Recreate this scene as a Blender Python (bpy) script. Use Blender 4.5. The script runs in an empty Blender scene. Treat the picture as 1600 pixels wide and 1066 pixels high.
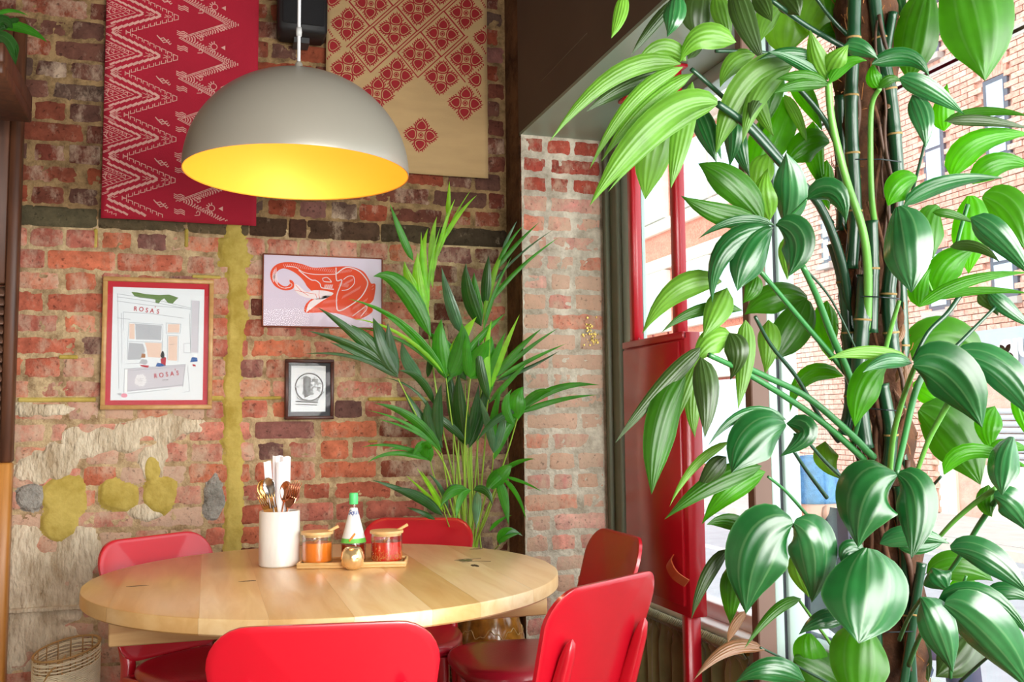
import bpy, math, random
from mathutils import Vector, Matrix, noise
random.seed(7)
R = math.radians
PI = math.pi
scene = bpy.context.scene
col = scene.collection
# ------------------------------------------------------------------ camera
FPX = 1502.9
PITCH, ROLL, YAW = 0.082616, -0.0099357, 0.307337
EYE = Vector((0, 0, 1.143))
_F = Vector((math.sin(YAW)*math.cos(PITCH), math.cos(YAW)*math.cos(PITCH), math.sin(PITCH)))
_R0 = Vector((math.cos(YAW), -math.sin(YAW), 0))
_U0 = _R0.cross(_F)
CR = _R0*math.cos(ROLL)+_U0*math.sin(ROLL)
CU = -_R0*math.sin(ROLL)+_U0*math.cos(ROLL)
cd = bpy.data.cameras.new('camera'); cam = bpy.data.objects.new('camera', cd); col.objects.link(cam)
cd.sensor_width = 36; cd.lens = 36*FPX/1600; cd.clip_start = .02; cd.clip_end = 200
m = Matrix((CR, CU, -_F)).transposed().to_4x4(); m.translation = EYE
cam.matrix_world = m
scene.camera = cam
# ------------------------------------------------------------------ world, lights, exposure
SKY = 2.9
w = bpy.data.worlds.new('sky'); scene.world = w; w.use_nodes = True
bg = w.node_tree.nodes['Background']; bg.inputs[0].default_value = (.92, .96, 1, 1); bg.inputs[1].default_value = SKY
scene.view_settings.view_transform = 'Standard'; scene.view_settings.look = 'None'
scene.view_settings.gamma = 1; scene.view_settings.use_curve_mapping = False
scene.view_settings.exposure = 0.12
def light(name, kind, loc, target, energy, color=(1, 1, 1), **kw):
    l = bpy.data.lights.new(name, kind); o = bpy.data.objects.new(name, l); col.objects.link(o)
    o.location = loc; o.rotation_euler = (Vector(target)-Vector(loc)).to_track_quat('-Z', 'Y').to_euler()
    l.energy = energy; l.color = color
    for k, v in kw.items(): setattr(l, k, v)
    return o
light('shopfront_fill', 'AREA', (0.3, -2.3, 1.5), (0.2, 3.6, .7), 40, (1, .97, .92), shape='RECTANGLE', size=2.8, size_y=1.7)  # unseen fill light added behind the camera to brighten the room
light('side_window_fill', 'AREA', (1.46, -.5, 1.35), (0.0, 1.9, .9), 165, (1, .975, .92), shape='RECTANGLE', size=2.6, size_y=1.5)  # fill light added inside the side window to boost its daylight
light('sun', 'SUN', (-5, -4, 9), (9, 9, 2), 1.2, (1, .96, .9), angle=R(6))
# ------------------------------------------------------------------ pixel helpers (photo frame 1600x1066)
def ray(x, y): return _F + CR*((x-800)/FPX) - CU*((y-533)/FPX)
def at(x, y, Z=None, X=None, Y=None, z=None):
    r = ray(x, y)
    if Z is not None: t = Z
    elif X is not None: t = X/r.x
    elif Y is not None: t = Y/r.y
    else: t = (z-EYE.z)/r.z
    return EYE + r*t
def toC(x): return tuple(((c/255)/12.92 if c <= 10 else ((c/255+.055)/1.055)**2.4) for c in x)
# ------------------------------------------------------------------ materials
def mat(name, rgb, rough=.6, metal=0, spec=.5, bump=0, bscale=60, var=0, vscale=8, coat=0, emit=0, trans=0, sheen=0, stretch=None, lin=False, obj=False, sss=0):
    m = bpy.data.materials.new(name); m.use_nodes = True; nt = m.node_tree; N = nt.nodes; L = nt.links
    b = N['Principled BSDF']; c = rgb if lin else toC(rgb); c = (*c, 1)
    b.inputs['Base Color'].default_value = c; b.inputs['Roughness'].default_value = rough; b.inputs['Metallic'].default_value = metal
    b.inputs['Specular IOR Level'].default_value = spec; b.inputs['Coat Weight'].default_value = coat
    b.inputs['Coat Roughness'].default_value = .18
    b.inputs['Transmission Weight'].default_value = trans; b.inputs['Sheen Weight'].default_value = sheen
    if emit: b.inputs['Emission Color'].default_value = c; b.inputs['Emission Strength'].default_value = emit
    tc = N.new('ShaderNodeTexCoord'); vec = tc.outputs['Object']
    if stretch:
        mp = N.new('ShaderNodeMapping'); mp.inputs['Scale'].default_value = stretch; L.new(vec, mp.inputs[0]); vec = mp.outputs[0]
    if var:
        n = N.new('ShaderNodeTexNoise'); n.inputs['Scale'].default_value = vscale; n.inputs['Detail'].default_value = 5; L.new(vec, n.inputs['Vector'])
        mr = N.new('ShaderNodeMapRange'); mr.inputs[1].default_value = .3; mr.inputs[2].default_value = .7
        mr.inputs[3].default_value = 1-var; mr.inputs[4].default_value = 1+var*.6; L.new(n.outputs[0], mr.inputs[0])
        mx = N.new('ShaderNodeMix'); mx.data_type = 'RGBA'; mx.blend_type = 'MULTIPLY'; mx.inputs[0].default_value = 1
        mx.inputs[6].default_value = c; L.new(mr.outputs[0], mx.inputs[7]); L.new(mx.outputs[2], b.inputs['Base Color'])
    if bump:
        n2 = N.new('ShaderNodeTexNoise'); n2.inputs['Scale'].default_value = bscale; n2.inputs['Detail'].default_value = 6; L.new(vec, n2.inputs['Vector'])
        bp = N.new('ShaderNodeBump'); bp.inputs['Strength'].default_value = min(1, bump); bp.inputs['Distance'].default_value = .004; L.new(n2.outputs[0], bp.inputs['Height']); L.new(bp.outputs[0], b.inputs['Normal'])
    return m
def wood(name, c1, c2, scale=(1, 14, 14), rough=.45, rings=5.0, bump=.2, coat=0):
    m = mat(name, c1, rough=rough, coat=coat); nt = m.node_tree; N = nt.nodes; L = nt.links; b = N['Principled BSDF']
    tc = N.new('ShaderNodeTexCoord'); mp = N.new('ShaderNodeMapping'); mp.inputs['Scale'].default_value = scale; L.new(tc.outputs['Object'], mp.inputs[0])
    oi = N.new('ShaderNodeObjectInfo'); ad = N.new('ShaderNodeVectorMath'); ad.operation = 'ADD'; sc = N.new('ShaderNodeVectorMath'); sc.operation = 'SCALE'; sc.inputs[0].default_value = (17, 5, 9)
    L.new(oi.outputs['Random'], sc.inputs['Scale']); L.new(mp.outputs[0], ad.inputs[0]); L.new(sc.outputs[0], ad.inputs[1])
    n = N.new('ShaderNodeTexNoise'); n.inputs['Scale'].default_value = rings; n.inputs['Detail'].default_value = 8; n.inputs['Distortion'].default_value = .6; L.new(ad.outputs[0], n.inputs['Vector'])
    r = N.new('ShaderNodeValToRGB'); r.color_ramp.elements[0].position = .3; r.color_ramp.elements[1].position = .7
    r.color_ramp.elements[0].color = (*toC(c2), 1); r.color_ramp.elements[1].color = (*toC(c1), 1); L.new(n.outputs[0], r.inputs[0])
    mx = N.new('ShaderNodeMix'); mx.data_type = 'RGBA'; mx.blend_type = 'MULTIPLY'; mx.inputs[0].default_value = 1
    L.new(r.outputs[0], mx.inputs[6]); L.new(oi.outputs['Color'], mx.inputs[7]); L.new(mx.outputs[2], b.inputs['Base Color'])
    bp = N.new('ShaderNodeBump'); bp.inputs['Strength'].default_value = bump; bp.inputs['Distance'].default_value = .001; L.new(n.outputs[0], bp.inputs['Height']); L.new(bp.outputs[0], b.inputs['Normal'])
    return m
def brickmat(name, smear_rgb, smear=.5, bumpd=.006):
    """object colour = the brick's own colour, object alpha = how clean it is of lime and mortar smears"""
    m = mat(name, (160, 80, 60), rough=.9, spec=.2); nt = m.node_tree; N = nt.nodes; L = nt.links; b = N['Principled BSDF']
    g = N.new('ShaderNodeNewGeometry'); oi = N.new('ShaderNodeObjectInfo')
    n1 = N.new('ShaderNodeTexNoise'); n1.inputs['Scale'].default_value = 22; n1.inputs['Detail'].default_value = 8; n1.inputs['Roughness'].default_value = .65; L.new(g.outputs['Position'], n1.inputs['Vector'])
    mr = N.new('ShaderNodeMapRange'); mr.inputs[1].default_value = .3; mr.inputs[2].default_value = .7; mr.inputs[3].default_value = .62; mr.inputs[4].default_value = 1.3; L.new(n1.outputs[0], mr.inputs[0])
    mx = N.new('ShaderNodeMix'); mx.data_type = 'RGBA'; mx.blend_type = 'MULTIPLY'; mx.inputs[0].default_value = 1; L.new(oi.outputs['Color'], mx.inputs[6]); L.new(mr.outputs[0], mx.inputs[7])
    mp = N.new('ShaderNodeMapping'); mp.inputs['Scale'].default_value = (1.3, 1, .8); L.new(g.outputs['Position'], mp.inputs[0])
    n2 = N.new('ShaderNodeTexNoise'); n2.inputs['Scale'].default_value = 11; n2.inputs['Detail'].default_value = 10; n2.inputs['Roughness'].default_value = .72; L.new(mp.outputs[0], n2.inputs['Vector'])
    sub = N.new('ShaderNodeMath'); sub.operation = 'MULTIPLY_ADD'; L.new(oi.outputs['Alpha'], sub.inputs[0]); sub.inputs[1].default_value = -.32; L.new(n2.outputs[0], sub.inputs[2])
    r2 = N.new('ShaderNodeMapRange'); r2.inputs[1].default_value = .22; r2.inputs[2].default_value = .42; r2.inputs[4].default_value = smear; L.new(sub.outputs[0], r2.inputs[0])
    m2 = N.new('ShaderNodeMix'); m2.data_type = 'RGBA'; L.new(r2.outputs[0], m2.inputs[0]); L.new(mx.outputs[2], m2.inputs[6]); m2.inputs[7].default_value = (*toC(smear_rgb), 1)
    # dark specks and pits
    n3 = N.new('ShaderNodeTexNoise'); n3.inputs['Scale'].default_value = 75; n3.inputs['Detail'].default_value = 4; L.new(g.outputs['Position'], n3.inputs['Vector'])
    r3 = N.new('ShaderNodeMapRange'); r3.inputs[1].default_value = .28; r3.inputs[2].default_value = .4; r3.inputs[3].default_value = .45; r3.inputs[4].default_value = 1; L.new(n3.outputs[0], r3.inputs[0])
    m3 = N.new('ShaderNodeMix'); m3.data_type = 'RGBA'; m3.blend_type = 'MULTIPLY'; m3.inputs[0].default_value = 1; L.new(m2.outputs[2], m3.inputs[6]); L.new(r3.outputs[0], m3.inputs[7]); L.new(m3.outputs[2], b.inputs['Base Color'])
    n4 = N.new('ShaderNodeTexNoise'); n4.inputs['Scale'].default_value = 55; n4.inputs['Detail'].default_value = 9; L.new(g.outputs['Position'], n4.inputs['Vector'])
    bp = N.new('ShaderNodeBump'); bp.inputs['Strength'].default_value = .9; bp.inputs['Distance'].default_value = bumpd; L.new(n4.outputs[0], bp.inputs['Height']); L.new(bp.outputs[0], b.inputs['Normal'])
    return m
def mortarmat(name, c1, c2, scale=14, bumpd=.01, streak=(1, 1, 1)):
    m = mat(name, c1, rough=.95, spec=.15); nt = m.node_tree; N = nt.nodes; L = nt.links; b = N['Principled BSDF']
    g = N.new('ShaderNodeNewGeometry'); mp = N.new('ShaderNodeMapping'); mp.inputs['Scale'].default_value = streak; L.new(g.outputs['Position'], mp.inputs[0])
    n = N.new('ShaderNodeTexNoise'); n.inputs['Scale'].default_value = scale; n.inputs['Detail'].default_value = 10; n.inputs['Roughness'].default_value = .7; L.new(mp.outputs[0], n.inputs['Vector'])
    r = N.new('ShaderNodeValToRGB'); r.color_ramp.elements[0].position = .36; r.color_ramp.elements[1].position = .6; r.color_ramp.elements[0].color = (*toC(c2), 1); r.color_ramp.elements[1].color = (*toC(c1), 1)
    L.new(n.outputs[0], r.inputs[0]); L.new(r.outputs[0], b.inputs['Base Color'])
    n4 = N.new('ShaderNodeTexNoise'); n4.inputs['Scale'].default_value = scale*5; n4.inputs['Detail'].default_value = 9; L.new(mp.outputs[0], n4.inputs['Vector'])
    bp = N.new('ShaderNodeBump'); bp.inputs['Strength'].default_value = 1; bp.inputs['Distance'].default_value = bumpd; L.new(n4.outputs[0], bp.inputs['Height']); L.new(bp.outputs[0], b.inputs['Normal'])
    return m
def thinglass(name, tint=(1, 1, 1), refl=.06, rough=.0, fres=.16):
    m = bpy.data.materials.new(name); m.use_nodes = True; nt = m.node_tree; N = nt.nodes; L = nt.links; N.remove(N['Principled BSDF'])
    out = N['Material Output']; t = N.new('ShaderNodeBsdfTransparent'); t.inputs[0].default_value = (*tint, 1); g = N.new('ShaderNodeBsdfGlossy'); g.inputs['Roughness'].default_value = rough
    lw = N.new('ShaderNodeLayerWeight'); lw.inputs[0].default_value = .3; ma = N.new('ShaderNodeMath'); ma.operation = 'MULTIPLY_ADD'; ma.inputs[1].default_value = .4; ma.inputs[2].default_value = refl
    L.new(lw.outputs['Fresnel'], ma.inputs[0]); ma.inputs[1].default_value = fres
    x = N.new('ShaderNodeMixShader'); L.new(ma.outputs[0], x.inputs[0]); L.new(t.outputs[0], x.inputs[1]); L.new(g.outputs[0], x.inputs[2]); L.new(x.outputs[0], out.inputs['Surface'])
    return m
def leafmat(name, top, under, rough=.28, tr=.45, coat=.35, veins=.12):
    """top side colour, underside colour, light let through"""
    m = bpy.data.materials.new(name); m.use_nodes = True; nt = m.node_tree; N = nt.nodes; L = nt.links; b = N['Principled BSDF']; out = N['Material Output']
    b.inputs['Roughness'].default_value = rough; b.inputs['Coat Weight'].default_value = coat; b.inputs['Coat Roughness'].default_value = .22
    uv = N.new('ShaderNodeUVMap'); sx = N.new('ShaderNodeSeparateXYZ'); L.new(uv.outputs[0], sx.inputs[0])
    oi = N.new('ShaderNodeObjectInfo'); tc = N.new('ShaderNodeNewGeometry')
    n = N.new('ShaderNodeTexNoise'); n.inputs['Scale'].default_value = 24; n.inputs['Detail'].default_value = 3; L.new(tc.outputs['Position'], n.inputs['Vector'])
    # parallel veins along u
    mu = N.new('ShaderNodeMath'); mu.operation = 'MULTIPLY'; mu.inputs[1].default_value = 2*PI*5; L.new(sx.outputs[0], mu.inputs[0])
    co = N.new('ShaderNodeMath'); co.operation = 'COSINE'; L.new(mu.outputs[0], co.inputs[0])
    a = N.new('ShaderNodeMath'); a.operation = 'MULTIPLY_ADD'; a.inputs[1].default_value = .05; L.new(co.outputs[0], a.inputs[0]); L.new(n.outputs[0], a.inputs[2])
    mr = N.new('ShaderNodeMapRange'); mr.inputs[1].default_value = .25; mr.inputs[2].default_value = .8; mr.inputs[3].default_value = .78; mr.inputs[4].default_value = 1.25; L.new(a.outputs[0], mr.inputs[0])
    bf = N.new('ShaderNodeMix'); bf.data_type = 'RGBA'; L.new(tc.outputs['Backfacing'], bf.inputs[0]); bf.inputs[6].default_value = (*toC(top), 1); bf.inputs[7].default_value = (*toC(under), 1)
    mx = N.new('ShaderNodeMix'); mx.data_type = 'RGBA'; mx.blend_type = 'MULTIPLY'; mx.inputs[0].default_value = 1; L.new(bf.outputs[2], mx.inputs[6]); L.new(mr.outputs[0], mx.inputs[7])
    hs = N.new('ShaderNodeHueSaturation'); r2 = N.new('ShaderNodeMapRange'); r2.inputs[3].default_value = .8; r2.inputs[4].default_value = 1.2; L.new(oi.outputs['Random'], r2.inputs[0]); L.new(r2.outputs[0], hs.inputs['Value']); L.new(mx.outputs[2], hs.inputs['Color'])
    c5 = N.new('ShaderNodeMath'); c5.operation = 'MULTIPLY'; c5.inputs[1].default_value = 2*PI*4; L.new(sx.outputs[0], c5.inputs[0])
    c6 = N.new('ShaderNodeMath'); c6.operation = 'COSINE'; L.new(c5.outputs[0], c6.inputs[0]); c7 = N.new('ShaderNodeMapRange'); c7.inputs[1].default_value = .80; c7.inputs[2].default_value = 1; c7.inputs[4].default_value = veins; L.new(c6.outputs[0], c7.inputs[0])
    vm = N.new('ShaderNodeMix'); vm.data_type = 'RGBA'; L.new(c7.outputs[0], vm.inputs[0]); L.new(hs.outputs[0], vm.inputs[6]); vm.inputs[7].default_value = (.32, .52, .24, 1)
    L.new(vm.outputs[2], b.inputs['Base Color'])
    bp = N.new('ShaderNodeBump'); bp.inputs['Strength'].default_value = .35; bp.inputs['Distance'].default_value = .001; L.new(co.outputs[0], bp.inputs['Height']); L.new(bp.outputs[0], b.inputs['Normal'])
    t = N.new('ShaderNodeBsdfTranslucent'); h2 = N.new('ShaderNodeHueSaturation'); h2.inputs['Saturation'].default_value = 1.1; h2.inputs['Value'].default_value = 1.7; L.new(hs.outputs[0], h2.inputs['Color']); L.new(h2.outputs[0], t.inputs[0])
    x = N.new('ShaderNodeMixShader'); x.inputs[0].default_value = tr; L.new(b.outputs[0], x.inputs[1]); L.new(t.outputs[0], x.inputs[2]); L.new(x.outputs[0], out.inputs['Surface'])
    return m
# ------------------------------------------------------------------ object helpers
def tag(o, label=None, cat=None, group=None, kind=None):
    if label: o['label'] = label
    if cat: o['category'] = cat
    if group: o['group'] = group
    if kind: o['kind'] = kind
    return o
def empty(name, loc, label, cat, group=None, rz=0):
    o = bpy.data.objects.new(name, None); col.objects.link(o); o.location = loc; o.rotation_euler = (0, 0, rz); o.empty_display_size = .05
    return tag(o, label, cat, group)
def link(name, me, parent=None, local=False):
    o = bpy.data.objects.new(name, me); col.objects.link(o)
    if parent is not None:
        o.parent = parent
        if not local:
            l = Vector((0, 0, 0)); q = parent
            while q is not None: l += q.location; q = q.parent
            o.location = -l
    return o
def mk(name, V, Fc, m, parent=None, smooth=False, local=False, mi=None, uv=None, centre=False):
    me = bpy.data.meshes.new(name); c = Vector((0, 0, 0))
    if centre:
        xs = [Vector(v) for v in V]; lo = Vector([min(v[i] for v in xs) for i in range(3)]); hi = Vector([max(v[i] for v in xs) for i in range(3)]); c = (lo+hi)/2
        V = [v-c for v in xs]
    me.from_pydata([tuple(v) for v in V], [], Fc)
    for x in (m if isinstance(m, (list, tuple)) else [m]): me.materials.append(x)
    if smooth: me.polygons.foreach_set('use_smooth', [True]*len(me.polygons))
    if mi: me.polygons.foreach_set('material_index', mi)
    if uv:
        u = me.uv_layers.new(name='UVMap')
        for lp in me.loops: u.data[lp.index].uv = uv[lp.vertex_index]
    me.update(); o = link(name, me, parent, local)
    if centre: o.location = o.location + c
    return o
class MB:
    def __init__(s): s.V = []; s.F = []
    def add(s, V, Fc):
        k = len(s.V); s.V += [Vector(v) for v in V]; s.F += [tuple(i+k for i in f) for f in Fc]; return s
    def box(s, lo, hi, M=None, b=0):
        x0, y0, z0 = lo; x1, y1, z1 = hi
        if b <= 0:
            V = [(x0, y0, z0), (x1, y0, z0), (x1, y1, z0), (x0, y1, z0), (x0, y0, z1), (x1, y0, z1), (x1, y1, z1), (x0, y1, z1)]
            Fc = [(0, 3, 2, 1), (4, 5, 6, 7), (0, 1, 5, 4), (1, 2, 6, 5), (2, 3, 7, 6), (3, 0, 4, 7)]
        else:
            b = min(b, (x1-x0)*.45, (y1-y0)*.45, (z1-z0)*.45); V = []; Fc = []
            def ring(z, i, ch):
                k = len(V); a = i
                V.extend([(x0+a+ch, y0+a, z), (x1-a-ch, y0+a, z), (x1-a, y0+a+ch, z), (x1-a, y1-a-ch, z), (x1-a-ch, y1-a, z), (x0+a+ch, y1-a, z), (x0+a, y1-a-ch, z), (x0+a, y0+a+ch, z)]); return k
            r = [ring(z0, b, 0.0001), ring(z0+b, 0, b), ring(z1-b, 0, b), ring(z1, b, 0.0001)]
            Fc.append(tuple(reversed(range(8))))
            for a, c in zip(r, r[1:]):
                for i in range(8): j = (i+1) % 8; Fc.append((a+i, a+j, c+j, c+i))
            Fc.append(tuple(range(r[3], r[3]+8)))
        if M is not None: V = [M @ Vector(v) for v in V]
        return s.add(V, Fc)
    def lathe(s, prof, n=48, c=(0, 0, 0), M=None, close=True):
        V = []; Fc = []
        for r, z in prof:
            for i in range(n):
                a = 2*PI*i/n; V.append(Vector((r*math.cos(a)+c[0], r*math.sin(a)+c[1], z+c[2])))
        for k in range(len(prof)-1):
            for i in range(n):
                j = (i+1) % n; Fc.append((k*n+i, k*n+j, (k+1)*n+j, (k+1)*n+i))
        if close:
            if prof[0][0] > 1e-6: Fc.append(tuple(reversed(range(n))))
            if prof[-1][0] > 1e-6: Fc.append(tuple(range((len(prof)-1)*n, len(prof)*n)))
        if M is not None: V = [M @ v for v in V]
        return s.add(V, Fc)
    def tube(s, P, r, n=8, caps=True):
        P = [Vector(p) for p in P]; k = len(P); rs = r if isinstance(r, (list, tuple)) else [r]*k; V = []; Fc = []; up = None
        for i, p in enumerate(P):
            t = (P[min(i+1, k-1)]-P[max(i-1, 0)]).normalized()
            if up is None: up = t.orthogonal().normalized()
            else: up = (up - t*up.dot(t)).normalized()
            b = t.cross(up)
            for j in range(n): a = 2*PI*j/n; V.append(p+(up*math.cos(a)+b*math.sin(a))*rs[i])
        for i in range(k-1):
            for j in range(n): q = (j+1) % n; Fc.append((i*n+j, i*n+q, (i+1)*n+q, (i+1)*n+j))
        if caps: Fc.append(tuple(reversed(range(n)))); Fc.append(tuple(range((k-1)*n, k*n)))
        return s.add(V, Fc)
    def poly(s, P, thick, nrm):
        P = [Vector(p) for p in P]; n = len(P); d = Vector(nrm)*thick; V = P+[p+d for p in P]
        s.add(V, [tuple(reversed(range(n))), tuple(range(n, 2*n))]+[(i, (i+1) % n, n+(i+1) % n, n+i) for i in range(n)]); return s
    def build(s, name, m, parent=None, smooth=False, local=False, centre=False):
        return mk(name, s.V, s.F, m, parent, smooth, local, centre=centre)
def auto(o, ang=35):
    me = o.data
    me.polygons.foreach_set('use_smooth', [True]*len(me.polygons)); me.set_sharp_from_angle(angle=R(ang)); return o
def box(name, lo, hi, m, parent=None, b=0, local=False, M=None):
    return auto(MB().box(lo, hi, M, b).build(name, m, parent, local=local), 50) if b else MB().box(lo, hi, M).build(name, m, parent, local=local)
def spline(P, n):
    P = [Vector(p) for p in P]; out = []
    for i in range(len(P)-1):
        p0 = P[max(i-1, 0)]; p1 = P[i]; p2 = P[i+1]; p3 = P[min(i+2, len(P)-1)]
        for k in range(n):
            t = k/n; out.append(.5*((2*p1)+(p2-p0)*t+(2*p0-5*p1+4*p2-p3)*t*t+(3*p1-p0-3*p2+p3)*t**3))
    out.append(P[-1]); return out
def text(name, s, size, M, m, parent, depth=.0004, shear=0):
    c = bpy.data.curves.new(name, 'FONT'); c.body = s; c.size = size; c.extrude = depth; c.shear = shear; c.align_x = 'CENTER'; c.align_y = 'CENTER'; c.resolution_u = 4; c.offset = size*.012
    t = bpy.data.objects.new(name, c); col.objects.link(t); bpy.context.view_layer.update()
    me = bpy.data.meshes.new_from_object(t.evaluated_get(bpy.context.evaluated_depsgraph_get())); bpy.data.objects.remove(t)
    me.transform(M); me.materials.clear(); me.materials.append(m); return link(name, me, parent)
def copy_tree(o, parent=None):
    c = o.copy(); col.objects.link(c)
    if parent is not None: c.parent = parent
    for ch in list(o.children): copy_tree(ch, c)
    return c
#@@SPLIT
# ================================================================== STRUCTURE
YW, XP, YP, XR = 3.65, 1.1406, 3.453, 1.476     # back wall, pier left side, pier front, pier right end
ZS = 2.245                                       # soffit
XG = 1.5                                         # window plane
M_brick = brickmat('brick_face', (205, 180, 155), .75)
M_brickp = brickmat('brick_face_pale', (214, 200, 186), .85)
M_mortar = mortarmat('lime_mortar', (205, 180, 140), (140, 112, 82))
M_mortarp = mortarmat('pale_mortar', (222, 212, 194), (168, 156, 138))
M_mortard = mortarmat('shaded_mortar', (166, 136, 96), (100, 78, 54))  # shade of the dim upper wall is put into this darker mortar
M_plast = mortarmat('old_plaster', (232, 218, 192), (180, 158, 128), 9, .02, (1.6, 1, .6))
M_yel = mortarmat('yellow_filler', (200, 178, 98), (166, 144, 64), 7, .006)
M_grey = mortarmat('grey_cement', (176, 172, 164), (128, 124, 116), 12, .02)
M_beam = mortarmat('sooty_beam', (104, 92, 68), (64, 52, 38), 10, .008, (.5, 1, 1.5))
M_floor = wood('floor_boards', (120, 90, 66), (80, 56, 40), (14, 1, 1))
M_white = mat('white_paint', (225, 228, 222), .5)
M_brownpl = mortarmat('brown_render', (120, 88, 62), (78, 54, 38), 10, .006)
M_bulk = mat('brown_bulkhead_paint', (92, 76, 62), .75, bump=.1, bscale=20, var=.1, vscale=3)
M_soff = mat('sage_soffit_paint', (140, 160, 140), .35, var=.04, vscale=3)
M_ceil = mat('ceiling_paint', (96, 84, 70), .8)
def nz(x, z, s, o=0): return noise.noise(Vector((x*s, z*s, o)))
def fbm(x, z, s, o=0): return nz(x, z, s, o)+.5*nz(x, z, s*2.1, o+3)+.25*nz(x, z, s*4.3, o+7)
def sheet(name, x0, x1, z0, z1, step, hfun, m, parent, mask=None, y0=0):
    nx = int((x1-x0)/step)+1; nzv = int((z1-z0)/step)+1; V = []; idx = {}; Fc = []
    mk_ = {}
    for j in range(nzv):
        for i in range(nx):
            x = x0+(x1-x0)*i/(nx-1); z = z0+(z1-z0)*j/(nzv-1); mv = mask(x, z) if mask else 1
            mk_[i, j] = mv; idx[i, j] = len(V); V.append((x, y0-hfun(x, z, mv), z))
    used = {}; V2 = []
    def g(i, j):
        k = idx[i, j]
        if k not in used: used[k] = len(V2); V2.append(V[k])
        return used[k]
    for j in range(nzv-1):
        for i in range(nx-1):
            if max(mk_[i, j], mk_[i+1, j], mk_[i, j+1], mk_[i+1, j+1]) > 0: Fc.append((g(i, j), g(i+1, j), g(i+1, j+1), g(i, j+1)))
    return mk(name, V2, Fc, m, parent, smooth=True)
# ---- back wall
wb = MB().box((-3, YW+.012, 0), (XG+.09, YW+.25, 3.1)).build('wall_back', M_mortar); wb['kind'] = 'structure'
_mh = lambda x, z, m: .004+.0035*fbm(x, z, 28)+.002*nz(x, z, 90)
sheet('mortar', -.80, XP+.01, 0.05, 1.87, .0065, _mh, M_mortar, wb, y0=YW+.006)
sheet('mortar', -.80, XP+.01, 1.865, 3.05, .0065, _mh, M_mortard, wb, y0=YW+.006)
_bm = {}
def brick_mesh(L, H, D=.02):
    """one worn brick: bevelled, chipped front grid"""
    key = (round(L, 3), round(H, 3)); v = random.randrange(5); k = (*key, v)
    if k in _bm: return _bm[k]
    nx, nh = (5 if L > .15 else 4), 3; V = []; Fc = []
    for j in range(nh+1):
        for i in range(nx+1):
            u = i/nx; q = j/nh; x = (u-.5)*L; z = (q-.5)*H; edge = i in (0, nx) or j in (0, nh); corner = i in (0, nx) and j in (0, nh)
            if 0 < i < nx and nx == 5: x = (-.5+.06+(i-1)*.88/3)*L
            if 0 < i < nx and nx == 4: x = (-.5+.1+(i-1)*.8/2)*L
            if j == 1: z = (-.5+.14)*H
            if j == 2: z = (.5-.14)*H
            s = random.uniform(-1, 1)
            y = .0045+random.uniform(-.001, .002) if edge else random.uniform(-.001, .0012)
            if corner: x *= .975; z *= .94; y += .002
            elif edge: x += s*.0012*(j in (0, nh)) + random.uniform(-.0018, .0018)*(i in (0, nx)); z += random.uniform(-.0018, .0015)*(j in (0, nh))
            if edge and random.random() < .08: y += .005
            V.append((x, y, z))
    for j in range(nh):
        for i in range(nx): a = j*(nx+1)+i; Fc.append((a, a+1, a+nx+2, a+nx+1))
    loop = [i for i in range(nx+1)]+[(j+1)*(nx+1)-1 for j in range(1, nh+1)]+[nh*(nx+1)+i for i in range(nx-1, -1, -1)]+[j*(nx+1) for j in range(nh-1, 0, -1)]
    b0 = len(V)
    for a in loop: V.append((V[a][0], D, V[a][2]))
    for q in range(len(loop)): r = (q+1) % len(loop); Fc.append((loop[r], loop[q], b0+q, b0+r))
    me = bpy.data.meshes.new('brick'); me.from_pydata(V, [], Fc); me.materials.append(M_brick); me.polygons.foreach_set('use_smooth', [True]*len(me.polygons)); me.set_sharp_from_angle(angle=R(50)); me.update()
    _bm[k] = me; return me
PAL_ORANGE = [(192, 108, 80), (200, 116, 86), (180, 98, 76), (174, 100, 84), (194, 112, 92), (166, 90, 70), (184, 108, 92)]
PAL_PINK = [(202, 134, 114), (196, 124, 106), (188, 116, 100), (208, 144, 124), (182, 116, 106), (194, 112, 90)]
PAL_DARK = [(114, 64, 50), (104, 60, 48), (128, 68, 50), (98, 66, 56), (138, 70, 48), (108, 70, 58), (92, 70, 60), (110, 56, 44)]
PAL_PURP = [(126, 86, 78), (108, 76, 70), (140, 92, 84)]
def put_brick(parent, x, y, z, L, H, rgb, clean, me_mat=None, ry=0):
    me = brick_mesh(L, H)
    o = link('brick', me, parent); o.location = Vector((x, y, z)) - parent.location
    o.rotation_euler = (random.uniform(-.012, .012), random.uniform(-.008, .008)+ry, random.uniform(-.02, .02))
    j = random.uniform(.9, 1.1); o.color = (*[min(1, c*j) for c in toC(rgb)], clean)
    return o
C0, CP = 1.230, .0756
HANG = [(-.37, .166, 1.9, 3.1), (.43, 1.05, 2.15, 3.1), (-.35, .01, 1.22, 1.65), (.20, .63, 1.51, 1.76)]
allb = []
for k in range(-16, 24):
    zb = C0+CP*k; zc = zb+CP/2
    if zc > 3.04: continue
    header = (k % 2 == 1)
    if k == 8: continue                      # the sooty course is built apart
    if header: st = .1145; x = -.4849-.1145*6
    else: st = .229; x = -.4849+.1145/2-.229*3
    if k < 1: x += (.02 if k % 3 else -.03)
    while x < XP-.02:
        wdt = st
        if not header and random.random() < .22: wdt = st/2
        elif header and random.random() < .10: wdt = st*2
        if x+wdt > XP: wdt = XP-x
        if wdt > .05 and x+wdt > -.84:
            allb.append((x+wdt/2, zc, wdt-.010+random.uniform(-.004, .003), CP-.0095+random.uniform(-.003, .002)))
        x += wdt
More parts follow.
